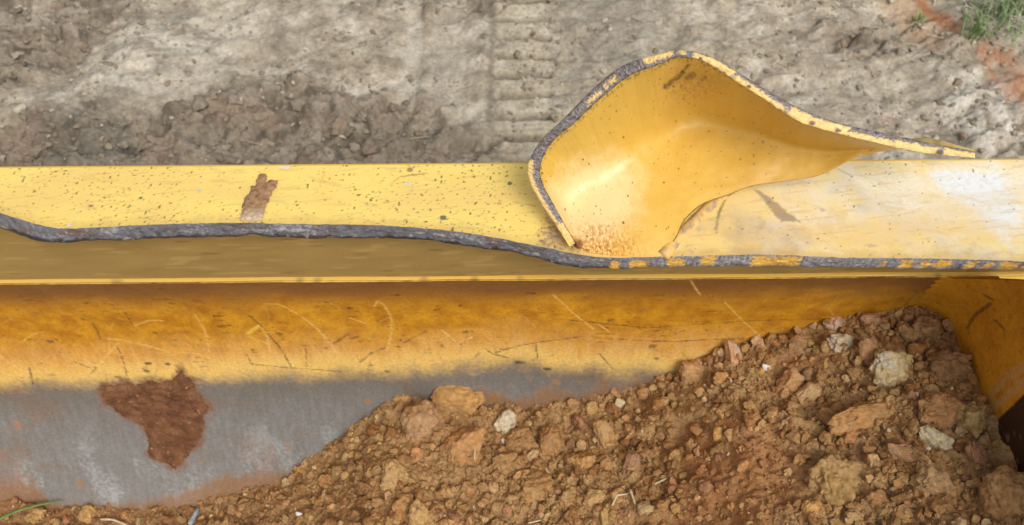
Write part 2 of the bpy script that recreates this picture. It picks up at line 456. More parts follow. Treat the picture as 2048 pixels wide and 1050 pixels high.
# outer skin, coarse
xo = np.linspace(XL, XS, 12); so = np.linspace(0, R * (A0 + math.pi / 2), 30)
Xo, So = np.meshgrid(xo, so, indexing='ij'); po = A0 - So.ravel() / R
Vo = np.stack([Xo.ravel(), YC + (R + 0.012) * np.cos(po), ZC + (R + 0.012) * np.sin(po)], 1)
qo = grid_quads(12, 30, True, len(V))
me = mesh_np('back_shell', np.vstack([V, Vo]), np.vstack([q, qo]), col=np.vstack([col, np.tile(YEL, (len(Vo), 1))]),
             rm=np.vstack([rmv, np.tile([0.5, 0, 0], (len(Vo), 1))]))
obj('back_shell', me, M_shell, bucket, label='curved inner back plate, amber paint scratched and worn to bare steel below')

# floor plate in front of the shell
def box_mesh(name, lo, hi, colour, rgh=0.5, n=(2, 2, 2)):
    bm = bmesh.new(); bmesh.ops.create_cube(bm, size=1.0)
    for v in bm.verts:
        v.co = [lo[i] + (v.co[i] + .5) * (hi[i] - lo[i]) for i in range(3)]
    bmesh.ops.bevel(bm, geom=list(bm.edges), offset=min(0.002, min(hi[i] - lo[i] for i in range(3)) * 0.2), segments=2, affect='EDGES')
    me = bpy.data.meshes.new(name); bm.to_mesh(me); bm.free()
    for nm, c in (('col', (*colour, 1)), ('rm', (rgh, 0, 0, 1))):
        a = me.attributes.new(nm, 'FLOAT_COLOR', 'POINT'); a.data.foreach_set('color', np.tile(c, len(me.vertices)).astype(np.float32))
    return me
obj('floor_plate', box_mesh('floor_plate', (XL, -0.86, ZC - R - 0.0125), (XS, YC + 0.001, ZC - R - 0.0008), lin(120, 110, 100)), M_shell, bucket)
obj('cutting_edge', box_mesh('cutting_edge', (XL, -0.96, ZC - R - 0.0135), (XS + 0.012, -0.861, ZC - R + 0.006), lin(105, 100, 96)), M_shell, bucket)

# ------------------------------------------------------------------ bucket: side plate (right) with its rounded weld corner
def side_plate(x_in, x_out, dense):
    st = 0.0018 if dense else 0.03
    ys = np.arange(-0.40, 0.014, st) if dense else np.arange(-0.40, 0.014, st)
    ztop = np.minimum(1.40 * np.clip(-ys - .002, 0, 1), .11) - .001
    zr = np.arange(0, 1.0001, st / .45)
    Yg, Tg = np.meshgrid(ys, zr, indexing='ij'); y = Yg.ravel(); z = (ZC - R) + Tg.ravel() * (np.repeat(ztop, len(zr)) - (ZC - R))
    zs = zr
    n1 = fbm2(y * 40, z * 40, 4, 301); n2 = fbm2(y * 190, z * 190, 3, 302)
    # the inner face leans into the shell with a small fillet
    rr = np.hypot(y - YC, z - ZC); gap = np.clip(R - rr, 0, 1)
    fil = 0.030 * (1 - np.sqrt(np.clip(1 - (1 - np.clip(gap / 0.030, 0, 1)) ** 2, 0, 1)))
    V = np.stack([np.full(len(y), x_in) - fil * np.sign(x_out - x_in), y, z], 1)
    c = np.tile(lin(218, 154, 36), (len(y), 1))
    c = mix(c, lin(184, 116, 24), np.clip(0.5 + n1, 0, 1) * 0.7)
    c = mix(c, lin(120, 62, 14), sm(0.15, 0.5, n2) * 0.4)
    rg = np.full(len(y), 0.55)
    if dense:
        P = on_x(np.array([1940, 1965, 1990, 2020, 2048, 2100, 2200.]), np.array([890, 838, 797, 768, 750, 730, 715.]), x_in)
        arc = [(p[1], p[2]) for p in P]
        d = seg_dist(y, z, arc)
        lowside = z < np.interp(y, [p[0] for p in arc][::-1], [p[1] for p in arc][::-1]) if arc[0][0] > arc[-1][0] else z < np.interp(y, [p[0] for p in arc], [p[1] for p in arc])
        sd_ = np.where(lowside, d, -d) + 0.004 * n1
        c = mix(c, lin(196, 160, 110), (1 - sm(0.003, 0.009, np.abs(sd_ + 0.005) * 1.5 + 0.004 * n2 + .003 * n1)) * 0.5)
        m = sm(-0.001, 0.004, sd_)
        c = mix(c, lin(58, 36, 20), m); c = mix(c, lin(150, 120, 90), m * sm(0.5, 0.7, noise2(y * 120, z * 300, 9) + .5 * n1) * 0.5)
        for pl, w in [([(1935, 655), (1950, 630), (1982, 608)], 0.0016), ([(1990, 640), (2010, 660)], 0.001), ([(1975, 590), (1988, 600)], 0.0012)]:
            P = on_x(np.array([a for a, b in pl], float), np.array([b for a, b in pl], float), x_in)
            d = seg_dist(y, z, [(p[1], p[2]) for p in P])
            c = mix(c, lin(60, 50, 30), (1 - sm(w * .5, w * 1.4, d + 0.0006 * n2)) * 0.7)
    nv = len(zs)
    qs = grid_quads(len(ys), nv, flip=x_out < x_in)
    Vb = V.copy(); Vb[:, 0] = x_out
    qb = grid_quads(len(ys), nv, flip=not (x_out < x_in), base=len(V))
    # close the outline
    nu = len(ys); rim = [i * nv for i in range(nu)] + [(nu - 1) * nv + j for j in range(1, nv)] + [i * nv + nv - 1 for i in range(nu - 2, -1, -1)] + [j for j in range(nv - 2, 0, -1)]
    rim = np.array(rim); r2 = np.roll(rim, -1)
    qr = np.stack([rim, r2, r2 + len(V), rim + len(V)], 1)
    return mesh_np('side_plate', np.vstack([V, Vb]), np.vstack([qs, qb, qr]), col=np.vstack([c, c]), rm=np.tile([0.55, 0, 0], (2 * len(V), 1)))
obj('side_plate', side_plate(XS, XS + 0.016, True), M_shell, bucket, label='amber side plate, paint worn to a dark curved patch')
obj('side_plate', side_plate(XL, XL - 0.016, False), M_shell, bucket)

# ------------------------------------------------------------------ bucket: rim strip, upright wall, box beam
XR = 0.46
xr = np.arange(-0.80, XR, 0.0015)
prof = [(0.0060, -0.008), (0.0060, -0.0002), (0.0057, 0.0), (0.0035, 0.0), (0.0016, -0.0001), (0.0008, -0.0004), (0.0002, -0.0011), (0.0000, -0.0020), (0.0014, -0.0034)]
Vr = []; cr_ = []
wob = 0.0007 * fbm2(xr * 12, xr * 0, 3, 5)
for (y, z) in prof:
    front = 1.0 if y < 0.002 else 0.0
    Vr.append(np.stack([xr, y + wob * front + 0.0003 * front * noise2(xr * 150, xr * 0, 8), np.full(len(xr), z)], 1))
Vr = np.stack(Vr, 1).reshape(-1, 3); nP = len(prof)
crv = np.tile(lin(212, 172, 80), (len(Vr), 1))
nn = np.repeat(noise2(xr * 55, xr * 0 + .5, 88), nP)
crv = mix(crv, lin(222, 176, 70), sm(0.0, 0.5, np.repeat(noise2(xr * 9, xr * 0 + .5, 88), nP)) * .5)
xx = Vr[:, 0]
for px in (600, 848, 950, 1040, 635, 230, 240, 1880):
    x0 = float(on_z(px * 1.0, 560.0, 0.0)[0])
    crv = mix(crv, lin(66, 60, 56), (1 - sm(0.0010, 0.0046, np.hypot(xx - x0, 1.3 * (Vr[:, 1] - .0012)) + 0.0010 * nn)) * 0.38)
q = grid_quads(len(xr), nP)
obj('rim_strip', mesh_np('rim_strip', Vr, q, col=crv, rm=np.tile([0.5, 0, 0], (len(Vr), 1))), M_paint, bucket)

# dusty upright wall under the upper plate
xw = np.arange(-0.80, XR, 0.002); zw = np.arange(-0.006, ZP - TH + 0.0005, 0.002)
Xw, Zw = np.meshgrid(xw, zw, indexing='ij'); x, z = Xw.ravel(), Zw.ravel()
yw = 0.0036 + 0.0035 * sm(0.0, 0.05, z) + 0.0010 * fbm2(x * 8, z * 20, 3, 60)
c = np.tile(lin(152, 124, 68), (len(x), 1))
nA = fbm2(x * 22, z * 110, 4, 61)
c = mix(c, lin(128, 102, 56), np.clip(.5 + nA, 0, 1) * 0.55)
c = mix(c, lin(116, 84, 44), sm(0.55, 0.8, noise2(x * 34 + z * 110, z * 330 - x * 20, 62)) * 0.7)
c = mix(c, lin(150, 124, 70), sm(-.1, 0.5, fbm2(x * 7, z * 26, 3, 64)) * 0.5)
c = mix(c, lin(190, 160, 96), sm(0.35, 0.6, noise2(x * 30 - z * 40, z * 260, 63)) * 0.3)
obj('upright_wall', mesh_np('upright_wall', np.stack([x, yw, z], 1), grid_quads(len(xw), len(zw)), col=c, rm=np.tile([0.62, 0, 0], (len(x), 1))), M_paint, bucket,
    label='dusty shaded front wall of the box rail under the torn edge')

# ------------------------------------------------------------------ bucket: upper plate with its torn front edge
top_px = [(-320, 400), (-120, 402), (0, 425), (34, 437), (75, 449), (120, 457.5), (151, 457), (240, 452), (343, 448), (480, 445), (583, 448), (686, 449), (766, 451), (851, 456), (937, 466), (988, 474.5), (1040, 485),
          (1091, 495), (1136, 505), (1177, 512), (1228, 515.7), (1290, 514), (1379, 512), (1512, 509), (1600, 512), (1691, 515.7), (1862, 517), (2047, 522.5), (2250, 526)]
bot_px = [(-320, 432), (-120, 434), (0, 456), (51, 476), (106, 488), (137, 485.5), (240, 481), (343, 477), (507, 473), (617, 478), (699, 477), (783, 478), (851, 481), (920, 492), (1023, 505), (1074, 517), (1126, 533),
          (1177, 538), (1263, 537), (1379, 534.5), (1512, 533), (1691, 536), (1862, 539), (2047, 541), (2250, 545)]
Pt = np.array(plate_pts(top_px)); Pb = np.array(plate_pts(bot_px, ZP - TH))
ZB = ZP - TH
def yf_top(x): return np.interp(x, Pt[:, 0], Pt[:, 1])
def yf_bot(x): return np.interp(x, Pb[:, 0], Pb[:, 1])
def smooth1(f, x, w=0.004):
    return (f(x - w) + f(x - w / 2) + f(x) + f(x + w / 2) + f(x + w)) / 5

xp = np.concatenate([np.linspace(-0.80, -0.43, 20, endpoint=False), np.arange(-0.43, 0.43, 0.0011), np.linspace(0.431, XR, 4)])
ntp = 96
tt = np.linspace(0, 1, ntp)
Xp, Tp = np.meshgrid(xp, tt, indexing='ij'); x, t = Xp.ravel(), Tp.ravel()
rag = 0.0009 * fbm2(x * 90, x * 0, 3, 70)
y0 = smooth1(yf_top, x) + rag
y = y0 + (YBACK - 0.003 - y0) * t
zz = ZP + 0.0007 * fbm2(x * 7, y * 9, 3, 71) * (1 - t * 0.7)
# a slight dish to the right of the weld
zz = zz - 0.0016 * sm(0.19, 0.30, x) * np.sin(np.clip(t, 0, 1) * math.pi)
Vp = np.stack([x, y, zz], 1)
nf = fbm2(x * 300, y * 300, 3, 72); nm_ = fbm2(x * 70, y * 70, 4, 73); nb = fbm2(x * 16, y * 24, 4, 74)
c = np.tile(lin(238, 210, 116), (len(x), 1))
c = mix(c, lin(232, 198, 104), np.clip(.5 + nm_, 0, 1) * .5)
xt = float(plate_pts([(1150, 480)])[0][0])                 # foot of the tear
right = sm(xt - 0.01, xt + 0.02, x)
# right of the tear: chalky, rubbed paint
c = mix(c, lin(230, 203, 138), right * 0.8)
c = mix(c, lin(190, 170, 138), right * sm(-0.05, 0.35, nb + 0.25 * nm_) * 0.6)
c = mix(c, lin(150, 146, 142), right * sm(0.12, 0.5, fbm2(x * 110, y * 110, 4, 76, .65) * .9 + nb * .5) * 0.4)
rg = np.full(len(x), 0.46) - 0.06 * right; mt = np.zeros(len(x))
def plate_poly(poly, soft, wob_):
    return sm(-soft, soft, poly_sd(x, y, plate_pts(poly)) + wob_)
# scuffed paint towards the right end, its near-white sky glare painted into the colour
scuff_glare = plate_poly([(1690, 345), (1760, 338), (1830, 348), (1900, 335), (2100, 332), (2100, 400), (2035, 455), (2015, 480), (1990, 462), (1950, 440), (1880, 445), (1800, 435), (1770, 400), (1730, 380)], 0.008,
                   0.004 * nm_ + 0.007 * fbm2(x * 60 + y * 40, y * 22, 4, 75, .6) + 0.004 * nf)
scuff_glare_core = plate_poly([(1860, 345), (1990, 335), (2020, 360), (2040, 440), (2012, 482), (1985, 450), (1960, 420), (1890, 380)], 0.008, 0.006 * nm_ + 0.004 * nf)
sheen_haze = plate_poly([(1540, 350), (1700, 325), (2150, 325), (2150, 490), (1980, 500), (1760, 480), (1640, 500), (1560, 480), (1520, 400)], .03, .012 * nm_ + .012 * nb)  # wider pale sheen around the glare, also painted as colour
c = mix(c, lin(228, 220, 200), sheen_haze * .62 * np.clip(.75 + nm_, 0, 1))
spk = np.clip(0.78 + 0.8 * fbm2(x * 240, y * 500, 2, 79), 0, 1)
c = mix(c, lin(238, 228, 202), scuff_glare * 0.85 * spk); mt = mt + scuff_glare * 0.05; rg = rg - 0.12 * scuff_glare
c = mix(c, lin(236, 241, 244), scuff_glare_core * 0.95 * spk); mt = mt + scuff_glare_core * 0.1
# grey scrape wedge and smaller grey scrapes
scr = plate_poly([(1504, 374), (1535, 392), (1566, 417), (1600, 444), (1562, 443), (1545, 425), (1528, 402)], 0.0012, 0.002 * nf)
c = mix(c, lin(166, 146, 126), scr * 0.8); mt += 0.2 * scr
for (px, py, w, h_) in [(1646, 420, 16, 12), (1742, 490, 26, 9), (1600, 470, 60, 40), (1660, 445, 90, 50), (1480, 350, 40, 20), (1820, 490, 30, 20)]:
    cx, cy = plate_pts([(px, py)])[0]
    dd = np.hypot((x - cx) / (w * .00018), (y - cy) / (h_ * .00022)) + 1.1 * nm_ + 0.6 * nf
    c = mix(c, lin(156, 144, 132), (1 - sm(.5, 1.2, dd)) * (0.6 if w < 30 else 0.15))
# bare speckled patch left of the tear
bare = plate_poly([(1082, 470), (1100, 440), (1112, 432), (1142, 480), (1146, 503), (1110, 497), (1080, 488)], 0.006, 0.006 * nf + 0.003 * nm_)
c = mix(c, lin(150, 122, 110), bare * np.clip(.75 + .9 * nf, 0, 1))
# faded, dirty handling marks and long fine scrapes
c = mix(c, lin(222, 184, 112), sm(.05, .4, fbm2(x * 5, y * 22, 4, 85, .6)) * .4)
c = mix(c, lin(206, 170, 108), sm(.2, .45, fbm2(x * 40 + y * 90, y * 30 - x * 20, 4, 86, .6)) * .35)
c = mix(c, lin(196, 160, 96), sm(.44, .6, noise2(x * 26 + y * 60, y * 420 - x * 60, 87)) * .3)
c = mix(c, lin(168, 130, 78), (1 - sm(.0, .010, y - y0 + .006 * nm_ + .004 * nf)) * .35)
# spatter: many fine dark dots on the left, few on the right
for (fx, thr, a, sd_) in [(420, .63, .9, 81), (250, .74, .95, 82), (640, .60, .7, 83)]:
    k = noise2(x * fx + .6 * nm_, y * fx * .85 + .6 * nf, sd_)
    dens = (1 - right) * np.clip(1 + 1.2 * fbm2(x * 10, y * 14, 2, 84), 0.3, 1.2) - right * 0.35
    c = mix(c, lin(74, 62, 34), np.clip(sm(thr, thr + .10, k + 0.10 * (dens - 1)) * a, 0, 1))
for (px, py, w, h_, cc) in [(886, 435, 13, 8, (88, 84, 84)), (816, 367, 14, 10, (196, 200, 206)), (820, 340, 12, 10, (150, 116, 84)), (398, 381, 9, 6, (176, 180, 184)), (570, 334, 20, 8, (220, 208, 188)),
                            (182, 412, 12, 8, (150, 112, 84)), (138, 450, 8, 10, (206, 200, 196)), (1019, 367, 9, 8, (96, 86, 70)), (998, 407, 12, 8, (196, 150, 100)), (594, 410, 8, 6, (60, 54, 40)),
                            (281, 396, 8, 5, (66, 60, 44)), (127, 334, 8, 3, (60, 54, 40)), (112, 343, 9, 5, (70, 60, 40)), (925, 346, 4, 4, (40, 36, 30)), (1014, 344, 7, 5, (60, 60, 50))]:
    cx, cy = plate_pts([(px, py)])[0]
    dd = np.hypot((x - cx) / (w * .00018), (y - cy) / (h_ * .00022)) + 0.9 * nm_
    c = mix(c, lin(*cc), (1 - sm(.7, 1.1, dd)) * .9)
for pl, w, cc in [([(803, 353), (830, 350), (853, 347)], 1.2, (120, 96, 40)), ([(853, 347), (853, 335)], .8, (150, 110, 60)), ([(780, 368), (800, 354)], .8, (170, 130, 70)),
                  ([(632, 385), (650, 345)], 1.5, (214, 170, 84)), ([(140, 448), (158, 425)], 1.5, (210, 190, 170)), ([(1030, 405), (1070, 412)], 1.5, (160, 120, 80)), ([(60, 370), (110, 352)], 1, (190, 150, 80)),
                  ([(1432, 460), (1438, 425), (1450, 398)], 2.5, (90, 78, 50)), ([(1670, 335), (1705, 352)], 1.5, (170, 150, 120))]:
    dd = seg_dist(x, y, plate_pts(pl)) + .0004 * nf
    c = mix(c, lin(*cc), (1 - sm(w * .0002, w * .0006, dd)) * .7 * np.clip(.6 + 1.6 * nm_, 0, 1))
c = np.clip(c, .003, .95)
rmv = np.stack([np.clip(rg + .05 * nm_, .25, 1), np.clip(mt, 0, .6), np.zeros(len(x))], 1)
nxp = len(xp)
# back fold and underside
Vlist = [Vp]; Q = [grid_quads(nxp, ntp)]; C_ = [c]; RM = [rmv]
prof2 = [(YBACK - 0.003, None), (YBACK - 0.0012, -0.0004), (YBACK, -0.0018), (YBACK, -0.02), (YBACK - 0.004, -0.10), (0.016, -0.15)]
Vf = np.stack([np.stack([xp, np.full(nxp, a), (Vp[:, 2].reshape(nxp, ntp)[:, -1] if b is None else np.full(nxp, ZP + b))], 1) for a, b in prof2], 1).reshape(-1, 3)
b0 = len(Vp); Vlist.append(Vf); Q.append(grid_quads(nxp, len(prof2), base=b0)); C_.append(np.tile(YEL, (len(Vf), 1))); RM.append(np.tile([.48, 0, 0], (len(Vf), 1)))
b1 = b0 + len(Vf)
Vu = np.stack([np.stack([xp, smooth1(yf_bot, xp) + 0.001, np.full(nxp, ZB)], 1), np.stack([xp, np.full(nxp, YBACK - .006), np.full(nxp, ZB)], 1)], 1).reshape(-1, 3)
Vlist.append(Vu); Q.append(grid_quads(nxp, 2, True, b1)); C_.append(np.tile(lin(150, 116, 60), (len(Vu), 1))); RM.append(np.tile([.6, 0, 0], (len(Vu), 1)))
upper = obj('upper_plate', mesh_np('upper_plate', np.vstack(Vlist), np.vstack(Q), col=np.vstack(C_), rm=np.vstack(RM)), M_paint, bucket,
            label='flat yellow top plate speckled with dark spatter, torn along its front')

# the torn edge itself
xe = np.concatenate([np.linspace(-0.80, -0.43, 20, endpoint=False), np.arange(-0.43, 0.43, 0.0007), np.linspace(0.431, XR, 4)]); ne = 18
te = np.linspace(0, 1, ne)
Xe, Te = np.meshgrid(xe, te, indexing='ij'); x, t = Xe.ravel(), Te.ravel()
rag = 0.0009 * fbm2(x * 90, x * 0, 3, 70)
ya = smooth1(yf_top, x) + rag; yb = smooth1(yf_bot, x, .003) + 0.0022 * fbm2(x * 45, x * 0, 4, 101, .6)
yb = yb + .0006
bul = np.sin(t * math.pi) ** 0.6 * 0.0005
y = ya + (yb - ya) * t - bul - 0.0010 * fbm2(x * 170, t * 3, 3, 102) * np.sin(t * math.pi) - 0.0006 * noise2(x * 420, t * 6, 103) * np.sin(t * math.pi)
z = ZP - TH * t + 0.0004 * noise2(x * 260, t * 4, 104) * np.sin(t * math.pi)
z = np.where(t == 0, ZP + 0.0007 * fbm2(x * 7, ya * 9, 3, 71), z)
c = np.tile(lin(134, 134, 142), (len(x), 1))
k1 = fbm2(x * 120, t * 3, 4, 105); k2 = fbm2(x * 420, t * 7, 3, 106); k3 = fbm2(x * 30, t * 1.5, 3, 107)
c = mix(c, lin(92, 90, 96), sm(-.05, .45, k1) * .8)
c = mix(c, lin(190, 188, 188), sm(.12, .5, .6 * k2 + .9 * k3 + .3 * k1) * .7)
rgt = sm(.05, .12, x)
c = c * (1 - .30 * (1 - rgt))[:, None]
c = mix(c, lin(206, 200, 194), rgt * sm(-.1, .5, fbm2(x * 620, t * 1.6, 3, 109)) * .6)
c = mix(c, lin(96, 74, 62), sm(.1, .5, fbm2(x * 60, t * 3, 3, 108)) * .5)
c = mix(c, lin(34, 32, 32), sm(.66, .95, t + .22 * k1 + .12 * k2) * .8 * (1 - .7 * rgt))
c = mix(c, lin(116, 78, 54), sm(.15, .45, fbm2(x * 34, t * 1.2, 4, 110, .6)) * .5)
c = mix(c, lin(200, 196, 190), sm(.25, .5, fbm2(x * 200, t * 4, 3, 111) + .5 * k3) * .4)
mt = np.full(len(x), .12); rg = np.full(len(x), .55)
for (a, b, t0, t1) in [(1226, 1242, .35, .95), (1262, 1296, .3, .95), (1340, 1374, .2, .8), (1405, 1434, .05, .75), (1510, 1606, .15, .9), (1773, 1783, .3, .9), (1808, 1834, .2, .8), (1850, 1868, .2, .75), (1880, 1912, .15, .8),
                       (1942, 1962, .25, .85), (1978, 1994, .3, .85), (2010, 2044, .2, .9), (2060, 2120, .2, .9)]:
    xa = float(plate_pts([(a, 522)])[0][0]); xb = float(plate_pts([(b, 522)])[0][0])
    m = sm(-.0008, .0008, np.minimum(x - xa, xb - x) + .0040 * k1 + .0022 * k2) * sm(-.12, .06, np.minimum(t - t0, t1 - t) + .25 * k2 + .2 * k1)
    c = mix(c, lin(228, 180, 84), m * .95); mt *= 1 - m; rg = rg * (1 - m) + .5 * m
    c = mix(c, lin(176, 122, 70), m * sm(.15, .5, k2) * .6)
obj('torn_edge', mesh_np('torn_edge', np.stack([x, y, z], 1), grid_quads(len(xe), ne, True), col=np.clip(c, .003, .95), rm=np.stack([rg, mt, 0 * x], 1)), M_torn, upper,
    label='rough grey broken steel edge with leftover flecks of yellow paint')

# weld bead crossing the upper plate at the foot of the flap
pw = np.array(plate_pts([(1326, 512), (1340, 494), (1356, 476), (1376, 456), (1398, 434), (1420, 412), (1448, 390), (1490, 362), (1540, 330)]))
tw = np.linspace(0, 1, 90); dpar = np.linspace(0, 1, len(pw))
cx = np.interp(tw, dpar, pw[:, 0]); cy = np.interp(tw, dpar, pw[:, 1])
rad = 0.0047 * (1 + 0.03 * np.sin(tw * 130) + .06 * fbm2(tw * 9, tw * 0, 2, 122)) * (1 - .35 * tw)
Vw, qw, trw = tube(np.stack([cx, cy, np.full(90, ZP + .0004)], 1), rad, 14, 0.75)
cw = np.tile(lin(222, 184, 110), (len(Vw), 1)); kk = fbm2(Vw[:, 0] * 120, Vw[:, 1] * 120, 4, 120)
cw = mix(cw, lin(150, 134, 118), sm(.0, .4, kk) * .8); cw = mix(cw, lin(110, 80, 62), sm(.25, .5, fbm2(Vw[:, 0] * 60, Vw[:, 1] * 60, 3, 121)) * .7)
obj('weld_bead', mesh_np('weld_bead', Vw, qw, trw, col=cw, rm=np.tile([.55, 0, 0], (len(Vw), 1))), M_paint, bucket, label='painted diagonal weld bead at the foot of the curled flap')

# ------------------------------------------------------------------ bucket: torn flap curled up like a breaking wave
#      s     inner edge        outer edge       lower edge      depth up  low   bulge  lower-back edge
K = [(0.00, 1152, 486, 1139, 493, 1156, 496, .612, .612, .000, 1156, 500),
     (0.06, 1133, 455, 1117, 458, 1175, 503, .611, .612, .006, 1175, 508),
     (0.12, 1108, 410, 1085, 411, 1195, 507, .609, .612, .012, 1195, 512),
     (0.18, 1086, 368, 1060, 365, 1215, 509, .605, .612, .020, 1215, 514),
     (0.24, 1081, 331, 1056, 328, 1236, 511, .600, .612, .026, 1236, 516),
     (0.30, 1104, 285, 1083, 280, 1258, 512, .593, .612, .032, 1258, 517),
     (0.36, 1149, 246, 1124, 240, 1282, 512, .585, .612, .038, 1282, 517),
     (0.42, 1208, 191, 1192, 172, 1308, 511, .576, .612, .043, 1306, 515),
     (0.48, 1259, 152, 1246, 131, 1328, 508, .568, .613, .047, 1326, 508),
     (0.54, 1310, 132, 1303, 112, 1352, 476, .562, .616, .049, 1347, 470),
     (0.60, 1362, 115, 1361, 101, 1369, 441, .558, .620, .050, 1366, 434),
     (0.65, 1411, 125, 1418, 112, 1404, 410, .556, .625, .048, 1400, 402),
     (0.70, 1475, 164, 1487, 151, 1455, 391, .556, .627, .044, 1450, 384),
     (0.75, 1523, 195, 1535, 181, 1506, 372, .558, .627, .039, 1502, 366),
     (0.80, 1598, 242, 1608, 221, 1572, 362, .562, .626, .033, 1569, 357),
     (0.85, 1680, 268, 1686, 248, 1640, 350, .567, .620, .026, 1637, 344),
     (0.90, 1756, 286, 1762, 265, 1722, 313, .572, .607, .016, 1722, 302),
     (0.95, 1840, 304, 1848, 284, 1838, 294, .578, .606, .006, 1842, 276),
     (1.00, 1950, 316, 1950, 303, 1950, 312, .585, .596, .000, 1950, 300)]
K = np.array(K)
K[:, 9] *= 1 + .32 * sm(.35, .6, K[:, 0])
K[:, 7] -= .013 * sm(.2, .5, K[:, 0]) * (1 - sm(.85, 1.0, K[:, 0]))
def catmull(sv, k, v):
    """smooth (monotone-ish) interpolation: cubic Hermite with finite-difference slopes"""
    m = np.gradient(v, k)
    i = np.clip(np.searchsorted(k, sv) - 1, 0, len(k) - 2)
    h = k[i + 1] - k[i]; t = (sv - k[i]) / h
    return (2 * t ** 3 - 3 * t ** 2 + 1) * v[i] + (t ** 3 - 2 * t ** 2 + t) * h * m[i] + (-2 * t ** 3 + 3 * t ** 2) * v[i + 1] + (t ** 3 - t ** 2) * h * m[i + 1]
ns, nv = 560, 190
S_, V_ = np.meshgrid(np.linspace(0, 1, ns), np.linspace(0, 1, nv), indexing='ij'); fs, fv = S_.ravel(), V_.ravel()
g = [catmull(fs, K[:, 0], K[:, i]) for i in range(1, 12)]
# chipped, uneven tear line
jag = 2.2 * fbm2(fs * 38, fs * 0, 3, 130) + 1.4 * noise2(fs * 120, fs * 0, 131) - 2.5 * sm(.45, .6, noise2(fs * 30, fs * 0, 132))
ux, uy = g[0], g[1] + jag * .6
def bell(v):
    a = v / .62 * 1.10; b = (1 - v) / .38 * 1.10; k = .15
    return np.minimum(a, b) - k * np.log1p(np.exp(-np.abs(a - b) / k))
px = g[4] + (ux - g[4]) * fv; py = g[5] + (uy - g[5]) * fv
dd = g[7] + (g[6] - g[7]) * fv + g[8] * bell(fv)
# soft crease across the upper third, as the sheet buckled
dd = dd + 0.0
dd = dd + .0011 * fbm2(px / 70, py / 70, 3, 134) * sm(0, .1, fv) * (1 - sm(.9, 1, fv)) + .0022 * np.exp(-((fs - .61 + .05 * (1 - fv)) / .018) ** 2) * sm(.55, .9, fv) * (1 - sm(.95, 1, fv))
rz_ = ray(px, py)
dpl = (ZP + .0035 - CAM[2]) / rz_[:, 2]
kS = .006 * sm(.0, .25, fv) + .0004
dsm = np.minimum(dd, dpl) - kS * np.log1p(np.exp(-np.abs(dd - dpl) / kS))
dd = dd + (dsm - dd) * sm(.0, .10, fv)
Si = unp(px, py, dd)
wx = (g[9] - g[4]) * (1 - fv) ** 2 + (g[2] - g[0]) * fv ** 2
wy = (g[10] - g[5]) * (1 - fv) ** 2 + (g[3] - g[1]) * fv ** 2
wd_ = .009 * (1 - fv) ** 2 * (1 - sm(.88, .96, fs)) + .011 * 2 * fv * (1 - fv) + .0005 * fv ** 2
So_ = unp(px + wx, py + wy, dd + wd_)
c = np.tile(lin(218, 177, 80), (len(fs), 1))
a1 = fbm2(px / 26, py / 26, 4, 140); a2 = fbm2(px / 7, py / 7, 3, 141); a3 = fbm2(px / 90, py / 90, 3, 142)
c = mix(c, lin(206, 161, 66), np.clip(.5 + a1, 0, 1) * .5)
# pale zone low on the left: dusty paint plus gloss painted in
gloss_pale = (1 - sm(.45, 1.25, np.hypot((px - 1185 - .25 * (400 - py)) / 105, (py - 405) / 105) + .25 * a1 + .12 * a2))
c = mix(c, lin(236, 222, 178), gloss_pale * .58)
# rust bloom at the foot, running upward in streaks
st = fbm2(px / 4.5, py / 10, 3, 143)
ru = (1 - sm(.1, 1.2, np.hypot((px - 1200) / 112, (py - 508) / 78) + .25 * a1))
c = mix(c, lin(188, 112, 34), ru * np.clip(.35 + 1.9 * st, 0, 1))
c = mix(c, lin(140, 74, 26), ru ** 2 * sm(.0, .4, a2) * .8)
c = mix(c, lin(120, 66, 40), (1 - sm(4, 14, np.hypot(px - 1156, (py - 488)) + 6 * a2)) * .9)
# scorched smears by the crest
for (x0, y0_, x1, y1_, w) in [(1332, 172, 1366, 146, 5), (1375, 155, 1386, 150, 6), (1376, 130, 1366, 142, 3), (1405, 158, 1410, 155, 4)]:
    d = seg_dist(px, py, [(x0, y0_), (x1, y1_)]) + 4 * a2 + 2 * a1
    c = mix(c, lin(58, 42, 18), (1 - sm(w * .3, w * 1.5, d)) * .9)
dust = (1 - sm(.4, 1.2, np.hypot((px - 1390) / 75, (py - 165) / 42) + .3 * a1))
c = mix(c, lin(186, 136, 66), dust * np.clip(.4 + 1.2 * a2, 0, .8))
for (fx, thr, sdd) in [(1 / 5., .70, 150), (1 / 9., .76, 151)]:
    k = noise2(px * fx, py * fx, sdd) + .12 * np.clip(fbm2(px / 120, py / 120, 2, 152), -.4, .4) + .05 * dust
    c = mix(c, lin(70, 56, 30), sm(thr, thr + .1, k) * .9)
# flaked paint along the tear
tearline = sm(.965, .995, fv + .012 * a2)
c = mix(c, lin(92, 74, 56), tearline * sm(-.1, .3, a2) * .7)
c = mix(c, lin(52, 40, 26), (1 - sm(.004, .013, fv + .003 * a2)) * sm(.47, .52, fs) * .9)
c = mix(c, lin(186, 140, 52), sm(.62, .8, fs) * .45)  # right part of the flap darker: its shading put into the colour
